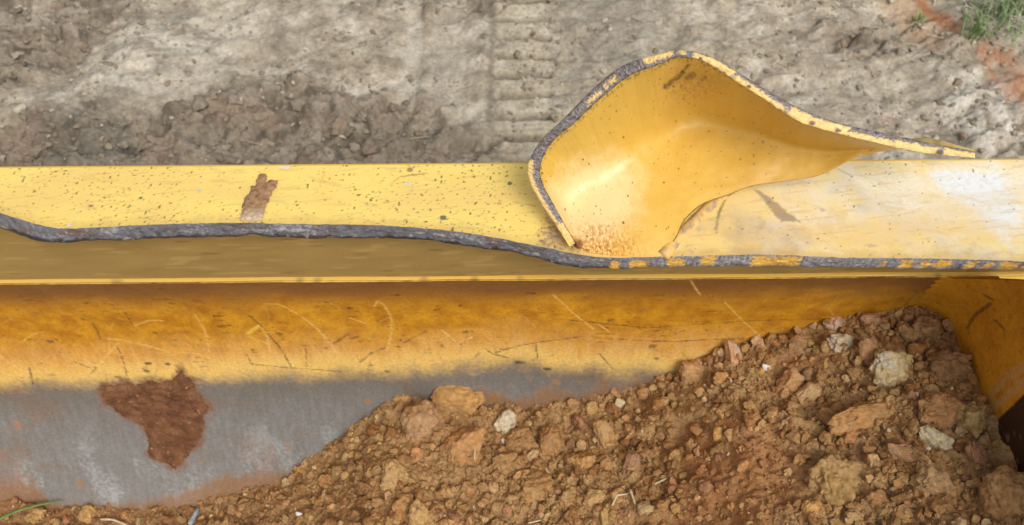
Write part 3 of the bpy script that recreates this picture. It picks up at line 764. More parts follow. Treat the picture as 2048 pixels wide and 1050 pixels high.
# outer skin: bright sunny paint, a little rust
co = np.tile(lin(240, 212, 130), (len(fs), 1)); co = mix(co, lin(170, 140, 100), sm(.1, .5, a1) * .5)
qi = grid_quads(ns, nv); nF = ns * nv
qo = grid_quads(ns, nv, True, nF)
i0 = np.arange(ns - 1) * nv
qlow = np.stack([i0, i0 + nF, i0 + nv + nF, i0 + nv], 1)
clow = c.copy()
me = mesh_np('torn_flap', np.vstack([Si, So_]), np.vstack([qi, qo, qlow]), col=np.clip(np.vstack([c, co]), .003, .95),
             rm=np.vstack([np.stack([np.clip(.43 + .06 * a1 - .05 * gloss_pale + .3 * ru, .25, 1), 0 * fs, 0 * fs], 1), np.tile([.5, 0, 0], (nF, 1))]))
flap = obj('torn_flap', me, M_paint, bucket, label='curled flap of torn yellow sheet steel standing up like a wave crest')
# its broken edge
nE = 14; nsE = 1500
S_, T_ = np.meshgrid(np.linspace(0, 1, nsE), np.linspace(0, 1, nE), indexing='ij'); es, et = S_.ravel(), T_.ravel()
g = [catmull(es, K[:, 0], K[:, i]) for i in range(1, 12)]
jag = 2.2 * fbm2(es * 38, es * 0, 3, 130) + 1.4 * noise2(es * 120, es * 0, 131) - 2.5 * sm(.45, .6, noise2(es * 30, es * 0, 132))
jag2 = 1.6 * fbm2(es * 46, es * 0 + 9, 3, 133)
ax_, ay_ = g[0], g[1] + jag * .6; bx_, by_ = g[2], g[3] + jag2 * .6 * np.sin(np.clip(es, 0, 1) * math.pi)
ex = ax_ + (bx_ - ax_) * et; ey = ay_ + (by_ - ay_) * et
kk1 = fbm2(es * 150, et * 3, 3, 160); kk2 = fbm2(es * 520, et * 7, 3, 161)
arch = np.sin(et * math.pi)
ed = g[6] + .0005 * et - .0012 * arch ** .7 - .0012 * kk1 * arch - .0006 * kk2 * arch - .00035
Ve = unp(ex, ey, ed)
c = np.tile(lin(122, 114, 112), (len(es), 1))
c = mix(c, lin(66, 56, 54), sm(-.1, .4, kk1) * .8)
c = mix(c, lin(196, 190, 186), sm(.1, .5, kk2) * .65)
c = mix(c, lin(104, 74, 60), sm(.05, .5, fbm2(es * 60, et * 2, 3, 162)) * .5)
mt = np.full(len(es), .1); rg = np.full(len(es), .55)
#  yellow paint still on the edge: (s0, s1, t0, t1)
for (a, b, t0, t1) in [(.0, .075, -.2, 1.2), (.075, .25, .62, 1.2), (.395, .42, .3, .55), (.43, .455, .35, .6), (.52, .585, .45, 1.2), (.595, .61, .5, 1.2), (.625, .69, .1, .9), (.69, .75, -.2, .6), (.735, .78, .0, .5),
                       (.785, .86, -.2, .8), (.86, .92, -.2, .45), (.92, .965, -.2, .62), (.968, 1.01, -.2, .7)]:
    m = sm(-.004, .004, np.minimum(es - a, b - es) + .010 * kk1) * sm(-.15, .08, np.minimum(et - t0, t1 - et) + .35 * kk1 + .2 * kk2)
    c = mix(c, lin(236, 200, 128), m * .95); mt *= 1 - m
    c = mix(c, lin(170, 110, 70), m * sm(.3, .5, kk2 + .3 * kk1) * .6)
for sp in (.846, .815, .64, .72, .967):
    c = mix(c, lin(86, 70, 66), (1 - sm(.002, .006, np.hypot(es - sp, (et - .25) * .02) + .003 * kk1)) * .9)
m_ = sm(.9, 1.0, et + .1 * kk1); c = mix(c, lin(60, 52, 50), m_ * .5)
m_ = sm(.88, 1.0, 1 - et + .12 * kk1) * (1 - sm(.62, .66, es)); c = mix(c, lin(44, 36, 32), m_ * .7)
obj('torn_edge', mesh_np('flap_torn_edge', Ve, grid_quads(nsE, nE), col=np.clip(c, .003, .95), rm=np.stack([rg, mt, 0 * es], 1)), M_torn, flap,
    label='broken steel edge round the curled flap, part grey, part flaking paint')

# ------------------------------------------------------------------ mud stuck on the bucket
def mud_on_plate():
    poly = plate_pts([(478, 447), (483, 420), (487, 398), (501, 384), (500, 374), (512, 372), (510, 362), (522, 353), (532, 349), (536, 360), (531, 366), (546, 360), (558, 362), (552, 378), (541, 396), (533, 416), (524, 447)])
    P = np.array(poly); xs_ = np.arange(P[:, 0].min() - .002, P[:, 0].max() + .002, .0006); ys_ = np.arange(P[:, 1].min() - .001, P[:, 1].max() + .002, .0006)
    X, Y = np.meshgrid(xs_, ys_, indexing='ij'); x, y = X.ravel(), Y.ravel()
    n = fbm2(x * 220, y * 220, 4, 170); d = poly_sd(x, y, poly) + .0016 * n
    y_lim = smooth1(yf_top, x) + .0012
    d = np.minimum(d, y - y_lim)
    hgt = .0014 * sm(0, .004, d) * (1 + .6 * n) + .0022 * (1 - sm(.001, .005, np.hypot(x - P[7, 0], y - P[7, 1]))) * (1 + n)
    keep = d > 0
    z = ZP + .0009 + hgt
    c = np.tile(lin(160, 124, 92), (len(x), 1)); c = mix(c, lin(112, 82, 58), sm(0, .4, n) * .7)
    fade = 1 - sm(P[0, 1], P[0, 1] + .016, y)
    c = mix(c, lin(214, 196, 172), fade * np.clip(.6 + n, 0, 1))
    q = grid_quads(len(xs_), len(ys_)); q = q[keep[q].all(1)]
    used = np.unique(q); mp = -np.ones(len(x), int); mp[used] = np.arange(len(used))
    return mesh_np('mud_smear', np.stack([x, y, z], 1)[used], mp[q], col=c[used], rm=np.tile([.9, 0, 0], (len(used), 1)))
obj('mud_smear', mud_on_plate(), M_mud, label='small dry brown mud smear on the bright yellow top plate', cat='mud')

def mud_on_shell():
    poly = shell_pts(MUDP)
    P = np.array(poly); xs_ = np.arange(P[:, 0].min() - .003, P[:, 0].max() + .003, .0009); ss_ = np.arange(P[:, 1].min() - .003, P[:, 1].max() + .003, .0009)
    X, S = np.meshgrid(xs_, ss_, indexing='ij'); x, s_ = X.ravel(), S.ravel()
    n = fbm2(x * 130, s_ * 130, 5, 180, .6); n2 = fbm2(x * 45, s_ * 60, 4, 181)
    d = poly_sd(x, s_, poly) + .0045 * n - .001
    top = 1 - sm(P[:, 1].min(), P[:, 1].min() + .05, s_)
    hgt = (.0014 + .0042 * top) * sm(0, .010, d) * (1 + 1.1 * n + .8 * n2 + .8 * (.2 - np.abs(noise2(x * 70, s_ * 70, 184))))
    ph = A0 - s_ / R; rr = R - hgt - .0009 * fbm2(x * 9, s_ * 12, 2, 3) * -1 - .0005
    keep = d > 0
    V = np.stack([x, YC + rr * np.cos(ph), ZC + rr * np.sin(ph)], 1)
    c = np.tile(lin(112, 76, 52), (len(x), 1)); c = mix(c, lin(86, 56, 40), sm(-.1, .35, n + n2) * .6); c = mix(c, lin(132, 94, 66), sm(.0, .4, -n2) * .6)
    c = mix(c, lin(176, 140, 104), sm(.62, .7, noise2(x * 260, s_ * 260, 183)) * .6)
    q = grid_quads(len(xs_), len(ss_)); q = q[keep[q].all(1)]
    used = np.unique(q); mp = -np.ones(len(x), int); mp[used] = np.arange(len(used))
    return mesh_np('mud_patch', V[used], mp[q], col=c[used], rm=np.tile([.92, 0, 0], (len(used), 1)))
obj('mud_patch', mud_on_shell(), M_mud, label='large reddish brown clay patch stuck to the bare steel', cat='mud')

# ------------------------------------------------------------------ soil heaped in the bucket
contact = [(-400, 1000), (-100, 1000), (0, 992), (60, 1000), (130, 1012), (260, 1018), (380, 1010), (470, 985), (560, 962), (610, 925), (660, 885), (720, 842), (770, 806), (830, 796), (900, 800), (1000, 808), (1060, 812),
           (1150, 800), (1230, 786), (1300, 764), (1350, 742), (1400, 716), (1450, 690), (1520, 676), (1600, 658), (1670, 640), (1750, 622), (1830, 614), (1900, 612), (1960, 612)]
p = np.array(contact, float); cX, cS, cP = on_shell(p[:, 0], p[:, 1])
cY, cZ = cP[:, 1], cP[:, 2]
def soil_z(x, y, detail=True):
    zc = np.interp(x, cX, cZ); yc = np.interp(x, cX, cY)
    d = np.clip(yc - y, -.02, 2)
    sl = np.interp(x, [-.45, -.1, .2, .36], [.12, .16, .16, .14])
    z = zc + sl * np.minimum(d, .22) - .5 * np.clip(d - .34, 0, 1)
    z = z + .010 * fbm2(x * 14, y * 14, 2, 200) * sm(.0, .05, d)
    if detail:
        n = fbm2(x * 55, y * 55, 4, 201, .55)
        z = z + .0050 * n + .0075 * (.22 - np.abs(noise2(x * 38, y * 38, 204))) + .0055 * (.22 - np.abs(noise2(x * 85 + n, y * 85 - n, 205))) + .0030 * (.2 - np.abs(fbm2(x * 190, y * 190, 2, 202))) + .0010 * fbm2(x * 420, y * 420, 2, 203)
    return np.maximum(z, ZC - R + .004)
xs_ = np.concatenate([np.linspace(XL + .002, -.50, 20, endpoint=False), np.arange(-.50, XS + .003, .0015)])
td = np.concatenate([np.arange(0, .27, .0016), np.arange(.27, .56, .004)])
X, D = np.meshgrid(xs_, td, indexing='ij'); x = X.ravel(); y = np.interp(x, cX, cY) + .005 - D.ravel()
z = soil_z(x, y)
def soil_col(x, y, z, n=None):
    c = np.tile(lin(168, 134, 92), (len(x), 1))
    b = fbm2(x * 11, y * 11, 3, 210); m_ = fbm2(x * 60, y * 60, 3, 211); f_ = fbm2(x * 300, y * 300, 2, 212)
    c = mix(c, lin(154, 112, 72), sm(-.05, .4, b) * .7)
    c = mix(c, lin(190, 150, 98), sm(.1, .5, m_) * .5)
    c = mix(c, lin(136, 96, 58), sm(.0, .5, -m_) * .6)
    c = mix(c, lin(198, 164, 116), sm(.25, .6, f_) * .35)
    red = 1 - sm(.02, .075, np.hypot(x - .185, (y + .115) * 1.0) + .03 * m_)
    c = mix(c, lin(166, 112, 70), red * .6)
    wet = 1 - sm(-.26, -.21, x + .05 * b)
    c = mix(c, lin(132, 94, 64), wet * .5)
    return c
obj('soil_heap', mesh_np('soil_heap', np.stack([x, y, z], 1), grid_quads(len(xs_), len(td), True), col=soil_col(x, y, z), rm=np.tile([.95, 0, 0], (len(x), 1))), M_soil,
    label='loose brown soil heaped in the bucket against its back and side', cat='soil', kind='stuff')

# ------------------------------------------------------------------ clods, stones and crumbs
def ico(sub):
    bm = bmesh.new(); bmesh.ops.create_icosphere(bm, subdivisions=sub, radius=1.0)
    V = np.array([v.co[:] for v in bm.verts]); T = np.array([[v.index for v in f.verts] for f in bm.faces]); bm.free()
    return V, T
ICO = {k: ico(k) for k in (1, 2, 3, 4, 5)}
def rock(seed, sub=3, planes=9, cut=(.55, .9), rough_=.16, freq=2.2):
    rg_ = np.random.default_rng(seed)
    V = ICO[sub][0].copy()
    for k in range(planes):
        n = rg_.normal(size=3); n /= np.linalg.norm(n); dd_ = rg_.uniform(*cut)
        o = np.maximum(V @ n - dd_, 0)
        V -= n[None, :] * o[:, None] * .92
    nrm = V / np.linalg.norm(V, axis=1)[:, None]
    B_ = ICO[sub][0]
    V += nrm * (1.5 * rough_ * fbm3(B_ * freq + seed, 5 if sub > 3 else 3, seed, .6))[:, None]
    if sub > 3:
        V += nrm * (.9 * rough_ * (.25 - np.abs(fbm3(B_ * freq * 1.7 - seed, 3, seed + 7, .6))) + .035 * fbm3(B_ * 11 + seed, 2, seed + 9))[:, None]
    V -= (V.max(0) + V.min(0)) / 2
    V /= (V.max(0) - V.min(0)) / 2
    return V, ICO[sub][1]

def soil_hit(px, py):
    r = ray(np.array([px], float), np.array([py], float))[0]
    t = np.arange(.55, 1.3, .001)
    P = CAM + t[:, None] * r
    z = soil_z(P[:, 0], P[:, 1], False)
    k = np.argmax(P[:, 2] < z)
    return P[k], t[k]

from mathutils import Matrix, Vector
def place_rock(o, px, py, w, h_, ang=0.0, sink=.30, depthf=.85, tilt=None):
    """stand a unit rock on the soil, w x h photo pixels in the picture plane"""
    P, d = soil_hit(px, py)
    k = d / F / 2
    a, b = w * k, h_ * k
    cth = depthf * min(a, b)
    ca, sa = math.cos(ang), math.sin(ang)
    e1 = rt * ca + up * sa; e2 = -rt * sa + up * ca
    C0 = P - fw * cth * (1 - 2 * sink) * .8
    m = Matrix(((e1[0] * a, e2[0] * b, -fw[0] * cth, C0[0]), (e1[1] * a, e2[1] * b, -fw[1] * cth, C0[1]), (e1[2] * a, e2[2] * b, -fw[2] * cth, C0[2]), (0, 0, 0, 1)))
    o.matrix_world = m

BIG = [  # px, py, w, h, angle deg, colour, planes, roughness, name, label, pale?
    (917, 802, 104, 82, 12, (186, 136, 74), 4, .12, 'clod', 'big rounded ochre clod resting against bare steel', 0),
    (878, 779, 50, 50, 30, (176, 118, 60), 3, .12, 'clod', 'smaller round brown clod touching the big ochre one', 0),
    (846, 848, 82, 86, 20, (160, 122, 92), 6, .16, 'clod', 'greyish crumbly clod below left of the big ochre one', 0),
    (922, 902, 74, 132, -32, (178, 122, 74), 12, .14, 'clod', 'long reddish slab of clay leaning below the ochre clod', 0),
    (786, 952, 66, 70, 15, (186, 148, 92), 8, .2, 'stone', 'pale ochre stone in the soil at lower centre left', 0),
    (1012, 846, 38, 52, -35, (206, 190, 158), 9, .2, 'stone', 'whitish angular stone right of the big ochre clod', 1),
    (1042, 884, 66, 62, 0, (158, 112, 68), 7, .18, 'clod', 'brown lump right of the little white chip', 0),
    (1103, 888, 62, 74, 10, (150, 104, 60), 8, .16, 'clod', 'upright brown lump below the steel edge, centre', 0),
    (1164, 924, 56, 58, 40, (182, 134, 72), 8, .2, 'stone', 'yellow ochre stone left of the mauve pebble', 0),
    (1212, 876, 38, 78, 22, (172, 130, 78), 10, .12, 'stone', 'narrow upright tan stone above the mauve pebble', 0),
    (1262, 938, 34, 68, -8, (134, 94, 76), 3, .05, 'pebble', 'smooth mauve oval pebble lying in orange soil', 0),
    (1386, 746, 58, 50, -15, (188, 140, 94), 11, .10, 'stone', 'angular tan stone at the foot of the amber paint', 0),
    (1468, 716, 30, 70, 8, (196, 150, 110), 10, .12, 'stone', 'long upright stone with a white streak at the heap edge', 1),
    (1444, 757, 36, 32, 20, (184, 130, 76), 9, .12, 'stone', 'small ochre stone right of the angular tan one', 0),
    (1514, 684, 28, 28, 40, (206, 168, 136), 8, .12, 'stone', 'small pinkish stone on the upper edge of the heap', 0),
    (1578, 768, 42, 62, -38, (194, 140, 98), 13, .08, 'stone', 'sharp wedge of tan rock in the right heap', 0),
    (1618, 786, 36, 62, -50, (204, 168, 122), 5, .10, 'stone', 'smooth pale oblong stone beside the tan wedge', 0),
    (1670, 650, 42, 38, 10, (202, 166, 146), 9, .12, 'stone', 'pinkish white stone near the top of the heap', 1),
    (1682, 688, 58, 42, -15, (196, 180, 154), 10, .16, 'stone', 'grey white stone below the pinkish one', 1),
    (1740, 645, 40, 36, 0, (168, 124, 98), 6, .1, 'stone', 'round pinkish brown stone at the top of the heap', 0),
    (1738, 704, 46, 60, 35, (166, 118, 84), 10, .12, 'stone', 'brown triangular stone touching the cream block', 0),
    (1784, 736, 92, 78, 8, (204, 182, 132), 9, .16, 'stone', 'large cream block near the back right of the heap', 1),
    (1738, 830, 162, 70, 12, (182, 124, 68), 12, .18, 'stone', 'long orange wedge of rock, largest in the right heap', 0),
    (1866, 880, 70, 44, -24, (214, 200, 164), 11, .14, 'stone', 'flat pale cream stone by the side plate', 1),
    (1878, 822, 88, 72, 5, (166, 110, 66), 5, .2, 'clod', 'reddish brown clod left of the khaki clod', 0),
    (1946, 840, 78, 76, 20, (170, 140, 86), 5, .22, 'clod', 'khaki clod touching the dark patch of the side plate', 0),
    (1670, 962, 106, 104, 18, (168, 132, 78), 9, .2, 'stone', 'big square khaki block at lower right', 0),
    (1866, 968, 78, 62, -22, (170, 132, 94), 11, .14, 'stone', 'tan flat faced block right of the khaki block', 0),
    (1806, 908, 72, 42, -8, (152, 106, 78), 8, .14, 'stone', 'mauve brown stone between the cream and tan ones', 0),
    (1958, 922, 40, 92, 18, (130, 84, 64), 10, .2, 'stone', 'maroon upright stone beside the side plate', 0),
    (2016, 1000, 110, 130, 25, (150, 104, 62), 4, .16, 'clod', 'large brown clod in the bottom right corner', 0),
    (1437, 870, 24, 34, -12, (206, 146, 70), 5, .08, 'pebble', 'bright orange oval pebble in the reddish soil', 0),
    (1459, 872, 22, 30, 0, (170, 124, 74), 6, .1, 'pebble', 'dull tan pebble right of the orange oval one', 0),
    (1700, 872, 32, 32, 20, (192, 122, 74), 8, .1, 'stone', 'small orange stone under the long orange wedge', 0),
    (1664, 882, 34, 24, 0, (190, 146, 84), 7, .12, 'stone', 'small ochre stone left of the small orange stone', 0),
    (1626, 1016, 48, 38, -15, (196, 142, 76), 8, .14, 'stone', 'ochre stone on the bottom edge below the khaki block', 0),
    (838, 1030, 44, 60, 20, (188, 146, 88), 9, .16, 'stone', 'pale ochre stone cut by the bottom edge, left centre', 0),
    (1188, 996, 48, 40, 12, (176, 142, 88), 7, .16, 'stone', 'greenish khaki stone near the bottom centre', 0),
    (1134, 998, 46, 40, 0, (156, 112, 66), 6, .18, 'clod', 'brown clod left of the greenish khaki stone', 0),
    (1066, 974, 80, 62, 20, (158, 114, 64), 4, .18, 'clod', 'broad soft brown clod in the centre foreground', 0),
    (895, 985, 40, 36, 0, (184, 136, 84), 6, .16, 'clod', 'light brown clod below the long reddish slab', 0),
    (72, 1034, 40, 36, 0, (178, 138, 78), 8, .14, 'stone', 'ochre stone by the green grass blade', 0),
    (176, 1030, 34, 44, 10, (182, 140, 78), 9, .16, 'stone', 'ochre stone standing in a dark hollow, bottom left', 0),
    (1300, 742, 32, 26, 10, (164, 116, 70), 7, .12, 'clod', 'small clod on the steel edge left of the tan stone', 0),
    (1240, 806, 22, 24, 0, (206, 190, 156), 5, .08, 'pebble', 'round whitish pebble near the centre steel edge', 1),
    (1185, 822, 26, 40, 15, (194, 152, 90), 9, .12, 'stone', 'yellowish stone chip on the upper soil edge, centre', 0),
    (805, 800, 36, 32, 0, (180, 134, 78), 5, .2, 'clod', 'small ragged clod leftmost on the soil crest', 0),
    (1600, 690, 50, 40, 0, (150, 108, 74), 8, .14, 'stone', 'dull brown stone left of the grey white stone', 0),
    (1850, 660, 60, 56, 0, (146, 108, 72), 4, .22, 'clod', 'crumbly brown clod near the corner of the bucket', 0),
    (1895, 735, 84, 70, 10, (142, 102, 66), 4, .22, 'clod', 'broad brown clod right of the cream block', 0),
    (1815, 665, 50, 44, 0, (152, 112, 74), 6, .16, 'clod', 'brown clod above the cream block', 0),
    (1655, 835, 44, 40, 0, (160, 112, 70), 6, .16, 'clod', 'brown lump left of the long orange wedge', 0),
    (1010, 925, 50, 40, 0, (160, 116, 70), 5, .18, 'clod', 'brown lump right of the long reddish slab', 0),
    (1750, 1000, 56, 46, 0, (150, 98, 58), 5, .18, 'clod', 'brown clod right of the big khaki block', 0),
]
for i, (px, py, w, h_, an, cc, pl, rgh, nm, lab, pale) in enumerate(BIG):
    V, T = rock(400 + i, 5, pl + 2, (.48, .86), rgh + .05, 2.4)
    o = obj(nm, mesh_np(nm, V, None, T), M_stone_pale if pale else M_stone, label=lab, cat=nm)
    cc = np.array(cc, float); cc = cc * (.80 if pale else .52) + np.array([178, 143, 98]) * (.20 if pale else .48)
    o.color = (*lin(*cc), 1)
    place_rock(o, px, py, w * 1.08, h_ * 1.08, math.radians(an), sink=.42)

LIB = [mesh_np('soil_crumb', *(lambda vt: (vt[0], None, vt[1]))(rock(900 + k, 4, 5 + k % 6, (.5, .9), .26, 2.2))) for k in range(18)]
for m_ in LIB: m_.materials.append(M_stone)
PAL = [(160, 122, 74), (174, 136, 84), (148, 104, 62), (186, 150, 102), (140, 98, 60), (164, 118, 72), (196, 164, 118), (154, 110, 78), (166, 134, 84), (182, 134, 86)]
big_px = np.array([(b[0], b[1], max(b[2], b[3]) * .5) for b in BIG])
soil_edge = np.array(contact, float)
def in_soil(px, py, margin=6):
    if py < np.interp(px, soil_edge[:, 0], soil_edge[:, 1]) + margin: return False
    if px > np.interp(py, [600, 700, 780, 830, 900, 1050], [1880, 1915, 1945, 1965, 1985, 2048]): return False
    return True
placed = []
tries = 0
while len(placed) < 245 and tries < 9000:
    tries += 1
    px, py = random.uniform(-10, 2050), random.uniform(610, 1056)
    if not in_soil(px, py, 8): continue
    sz = 13 + 24 * random.random() ** 2.2
    if px < 620: sz *= .62
    if 1380 < px < 1660 and 860 < py < 1010 and random.random() < .75: continue
    if np.any(np.hypot(big_px[:, 0] - px, big_px[:, 1] - py) < big_px[:, 2] * .8 + sz * .35): continue
    if any((px - a) ** 2 + (py - b) ** 2 < (.42 * (sz + c_)) ** 2 for a, b, c_ in placed): continue
    placed.append((px, py, sz))
for i, (px, py, sz) in enumerate(placed):
    o = obj('soil_crumb', LIB[i % len(LIB)], None, label='small brown crumb among the loose soil in the bucket', cat='soil crumb', group='small crumbs loose in the bucket soil')
    cc = np.array(PAL[random.randrange(len(PAL))], float) * random.uniform(.85, 1.1)
    o.color = (*lin(*np.clip(cc, 0, 255)), 1)
    place_rock(o, px, py, sz * random.uniform(.85, 1.25), sz * random.uniform(.75, 1.1), random.uniform(0, 6.28), sink=.32)

# fine crumbs: too many to count
def grains(n, rmin, rmax, pw_, base_sub, seed):
    rg_ = np.random.default_rng(seed)
    lib = [rock(seed + 50 + k, base_sub, 9, (.32, .8), .30, 2.0)[0] for k in range(14)]
    T = ICO[base_sub][1]
    gx = rg_.uniform(-.50, XS - .002, n * 2)
    yc = np.interp(gx, cX, cY); gy = yc - .001 - np.where(rg_.random(n * 2) < .8, .28 * rg_.random(n * 2), .28 + .25 * rg_.random(n * 2))
    dens = fbm2(gx * 16, gy * 16, 3, seed) + .35
    dens = np.where(gx < -.20, dens * .75, dens) * (1 - .75 * (1 - sm(.03, .08, np.hypot(gx - .185, gy + .115) + .02 * fbm2(gx * 40, gy * 40, 2, 9))))
    sel = rg_.random(n * 2) < np.clip(.1 + dens * 1.1, .05, 1)
    gx, gy = gx[sel][:n], gy[sel][:n]; n = len(gx)
    r = rmin + (rmax - rmin) * rg_.random(n) ** pw_
    gz = soil_z(gx, gy) + r * .25
    A = rg_.normal(size=(n, 4)); A /= np.linalg.norm(A, axis=1)[:, None]
    w_, x_, y_, z_ = A.T
    Rm = np.stack([1 - 2 * (y_ * y_ + z_ * z_), 2 * (x_ * y_ - z_ * w_), 2 * (x_ * z_ + y_ * w_), 2 * (x_ * y_ + z_ * w_), 1 - 2 * (x_ * x_ + z_ * z_), 2 * (y_ * z_ - x_ * w_),
                   2 * (x_ * z_ - y_ * w_), 2 * (y_ * z_ + x_ * w_), 1 - 2 * (x_ * x_ + y_ * y_)], 1).reshape(n, 3, 3)
    li = rg_.integers(0, 14, n); L = np.stack(lib)[li] * (r[:, None] * rg_.uniform(.7, 1.25, (n, 3)))[:, None, :]
    V = np.einsum('nij,nkj->nki', Rm, L) + np.stack([gx, gy, gz], 1)[:, None, :]
    k = V.shape[1]
    Tt = (T[None] + (np.arange(n) * k)[:, None, None]).reshape(-1, 3)
    c = soil_col(gx, gy, gz) * rg_.uniform(.7, 1.3, (n, 1))
    pal = np.array([lin(*a) for a in PAL]); c = c * .55 + pal[rg_.integers(0, len(pal), n)] * .45 * rg_.uniform(.8, 1.25, (n, 1))
    pale = (rg_.random(n) < .012) & (r < .0022); c[pale] = lin(222, 206, 178)
    return V.reshape(-1, 3), Tt, np.repeat(c, k, 0)
for nm_g, a in (('soil_granules', (10000, .0014, .0058, 3.0, 2, 31)), ('soil_grit', (24000, .0006, .0018, 1.8, 1, 32))):
    V, T, c = grains(*a)
    obj(nm_g, mesh_np(nm_g, V, None, T, smooth=False, col=np.clip(c, .01, .9), rm=np.tile([.95, 0, 0], (len(V), 1))), M_soil,
        label='scattered granules covering the soil heap' if 'ran' in nm_g else 'fine grit covering the soil heap', cat='soil', kind='stuff')

# white chips
M_chip = plain_mat('white_chip', (.72, .70, .66), .6, .12)
for i, (px, py, w, h_, an, lab) in enumerate([(601, 1030, 13, 22, 30, 'white stone chip in the dark soil at lower left'), (1008, 882, 10, 14, 10, 'tiny white chip beside the brown lump in mid soil'),
                                              (1531, 735, 20, 13, -20, 'white pebble below the upper edge of the heap')]):
    V, T = rock(700 + i, 2, 7, (.5, .85), .1)
    o = obj('chip', mesh_np('chip', V, None, T), M_chip, label=lab, cat='stone chip'); place_rock(o, px, py, w, h_, math.radians(an), sink=.1)

# straws, twig, grass blade lying on the soil
M_straw = plain_mat('dry_straw', (.56, .46, .30), .7, .2); M_twig = plain_mat('grey_twig', (.30, .33, .34), .7, .35, 120); M_blade = plain_mat('green_blade', (.13, .19, .05), .5, .3)
def strand(name, pix, r_, mat, lab, cat, lift=.004, flat=1.0, grp=None, soil=True):
    pts = []
    for (px, py) in pix:
        P, d = soil_hit(px, py); pts.append(P - fw * lift)
    pts = np.array(pts); n = 14; tt_ = np.linspace(0, 1, n); k = np.linspace(0, 1, len(pts))
    pts = np.stack([np.interp(tt_, k, pts[:, j]) for j in range(3)], 1)
    pts[1:-1] = (pts[:-2] + pts[1:-1] * 2 + pts[2:]) / 4
    rad_ = r_ * np.interp(tt_, [0, .1, .8, 1], [.7, 1, .85, .25])
    V, q, tr = tube(pts, rad_, 6, flat)
    return obj(name, mesh_np(name, V, q, tr), mat, label=lab, cat=cat, group=grp)
strand('straw', [(952, 878), (951, 908)], .0011, M_straw, 'short upright straw on the long reddish slab', 'straw', .022)
strand('straw', [(1090, 932), (1101, 950)], .0009, M_straw, 'short straw below the upright brown lump', 'straw', .008)
strand('straw', [(1222, 1006), (1232, 985), (1254, 983)], .0010, M_straw, 'bent straw below the mauve pebble, on its left', 'straw', .008)
strand('straw', [(1258, 974), (1268, 1004)], .0011, M_straw, 'straight straw just under the mauve pebble', 'straw', .008)
strand('straw', [(1306, 964), (1332, 952)], .0008, M_straw, 'thin straw right of the mauve pebble', 'straw', .007)
strand('straw', [(1056, 1040), (1082, 1034)], .0008, M_straw, 'thin straw at the bottom edge, centre', 'straw', .009)
strand('rootlet', [(208, 1034), (232, 1034), (252, 1042), (276, 1052)], .0012, M_straw, 'pale thin rootlet curving along the bottom left edge', 'root', .008)
strand('twig', [(384, 1046), (392, 1030), (402, 1012)], .0030, M_twig, 'short grey bluish twig stuck in soil at bottom left', 'twig', .006)
strand('grass_stalk', [(-14, 1048), (14, 1030), (50, 1013), (90, 1002), (140, 993)], .0018, M_blade, 'single green grass blade in the bottom left corner', 'grass', .014, .35)

# ------------------------------------------------------------------ ground behind the bucket
def gpt(px, py): return on_z(np.asarray(px, float), np.asarray(py, float), GZ)
def gx_at(px, py=150.): return float(gpt(px, py)[0])
def axis(lo, hi, step, far, n):
    core = np.arange(lo, hi, step)
    g_ = np.geomspace(step * 2, far, n)
    return np.concatenate([(lo - g_)[::-1], core, core[-1] + g_])
xg = axis(-1.15, 1.25, .0034, 400., 34); yg = axis(.40, 1.06, .0030, 400., 34)
X, Y = np.meshgrid(xg, yg, indexing='ij'); x, y = X.ravel(), Y.ravel()
core = sm(0, .35, np.minimum(np.minimum(x + 1.5, 1.6 - x), np.minimum(y - .02, 1.5 - y)))
def gmask(poly, soft, wob_=0):
    P = gpt([a for a, b in poly], [b for a, b in poly]); return sm(-soft, soft, poly_sd(x, y, [(q_[0], q_[1]) for q_ in P]) + wob_)
n1 = fbm2(x * 9, y * 9, 4, 501); n2 = fbm2(x * 28, y * 28, 4, 502, .55); n3 = fbm2(x * 80, y * 80, 3, 503, .55)
n2s = fbm2((x * .94 + y * .34) * 16, (-x * .34 + y * .94) * 44, 4, 504, .55)
wob_ = .03 * n1 + .012 * n2
cl1 = gmask([(-200, -60), (330, -60), (260, 20), (190, 70), (150, 110), (90, 150), (0, 180), (-200, 220)], .03, wob_)          # upper-left clods
cl2 = gmask([(-200, 240), (0, 235), (170, 215), (300, 195), (440, 170), (560, 150), (700, 170), (800, 195), (930, 235), (1000, 270), (1010, 330), (900, 420), (-200, 420)], .03, wob_)  # torn band along the bucket
cl3 = gmask([(820, -60), (1060, -60), (1040, 20), (930, 36), (840, 20)], .02, wob_)
cl4 = gmask([(1640, 40), (1850, 30), (1880, 80), (1800, 110), (1650, 90)], .03, wob_)
cl5 = gmask([(1860, 170), (2200, 130), (2200, 330), (1960, 330)], .05, wob_) * .55
flat1 = gmask([(150, 110), (260, 30), (420, 5), (520, 40), (470, 120), (330, 180), (190, 200)], .03, wob_)
rough_m = np.clip(cl1 + cl2 + cl3 * .8 + cl4 * .8 + cl5, 0, 1)
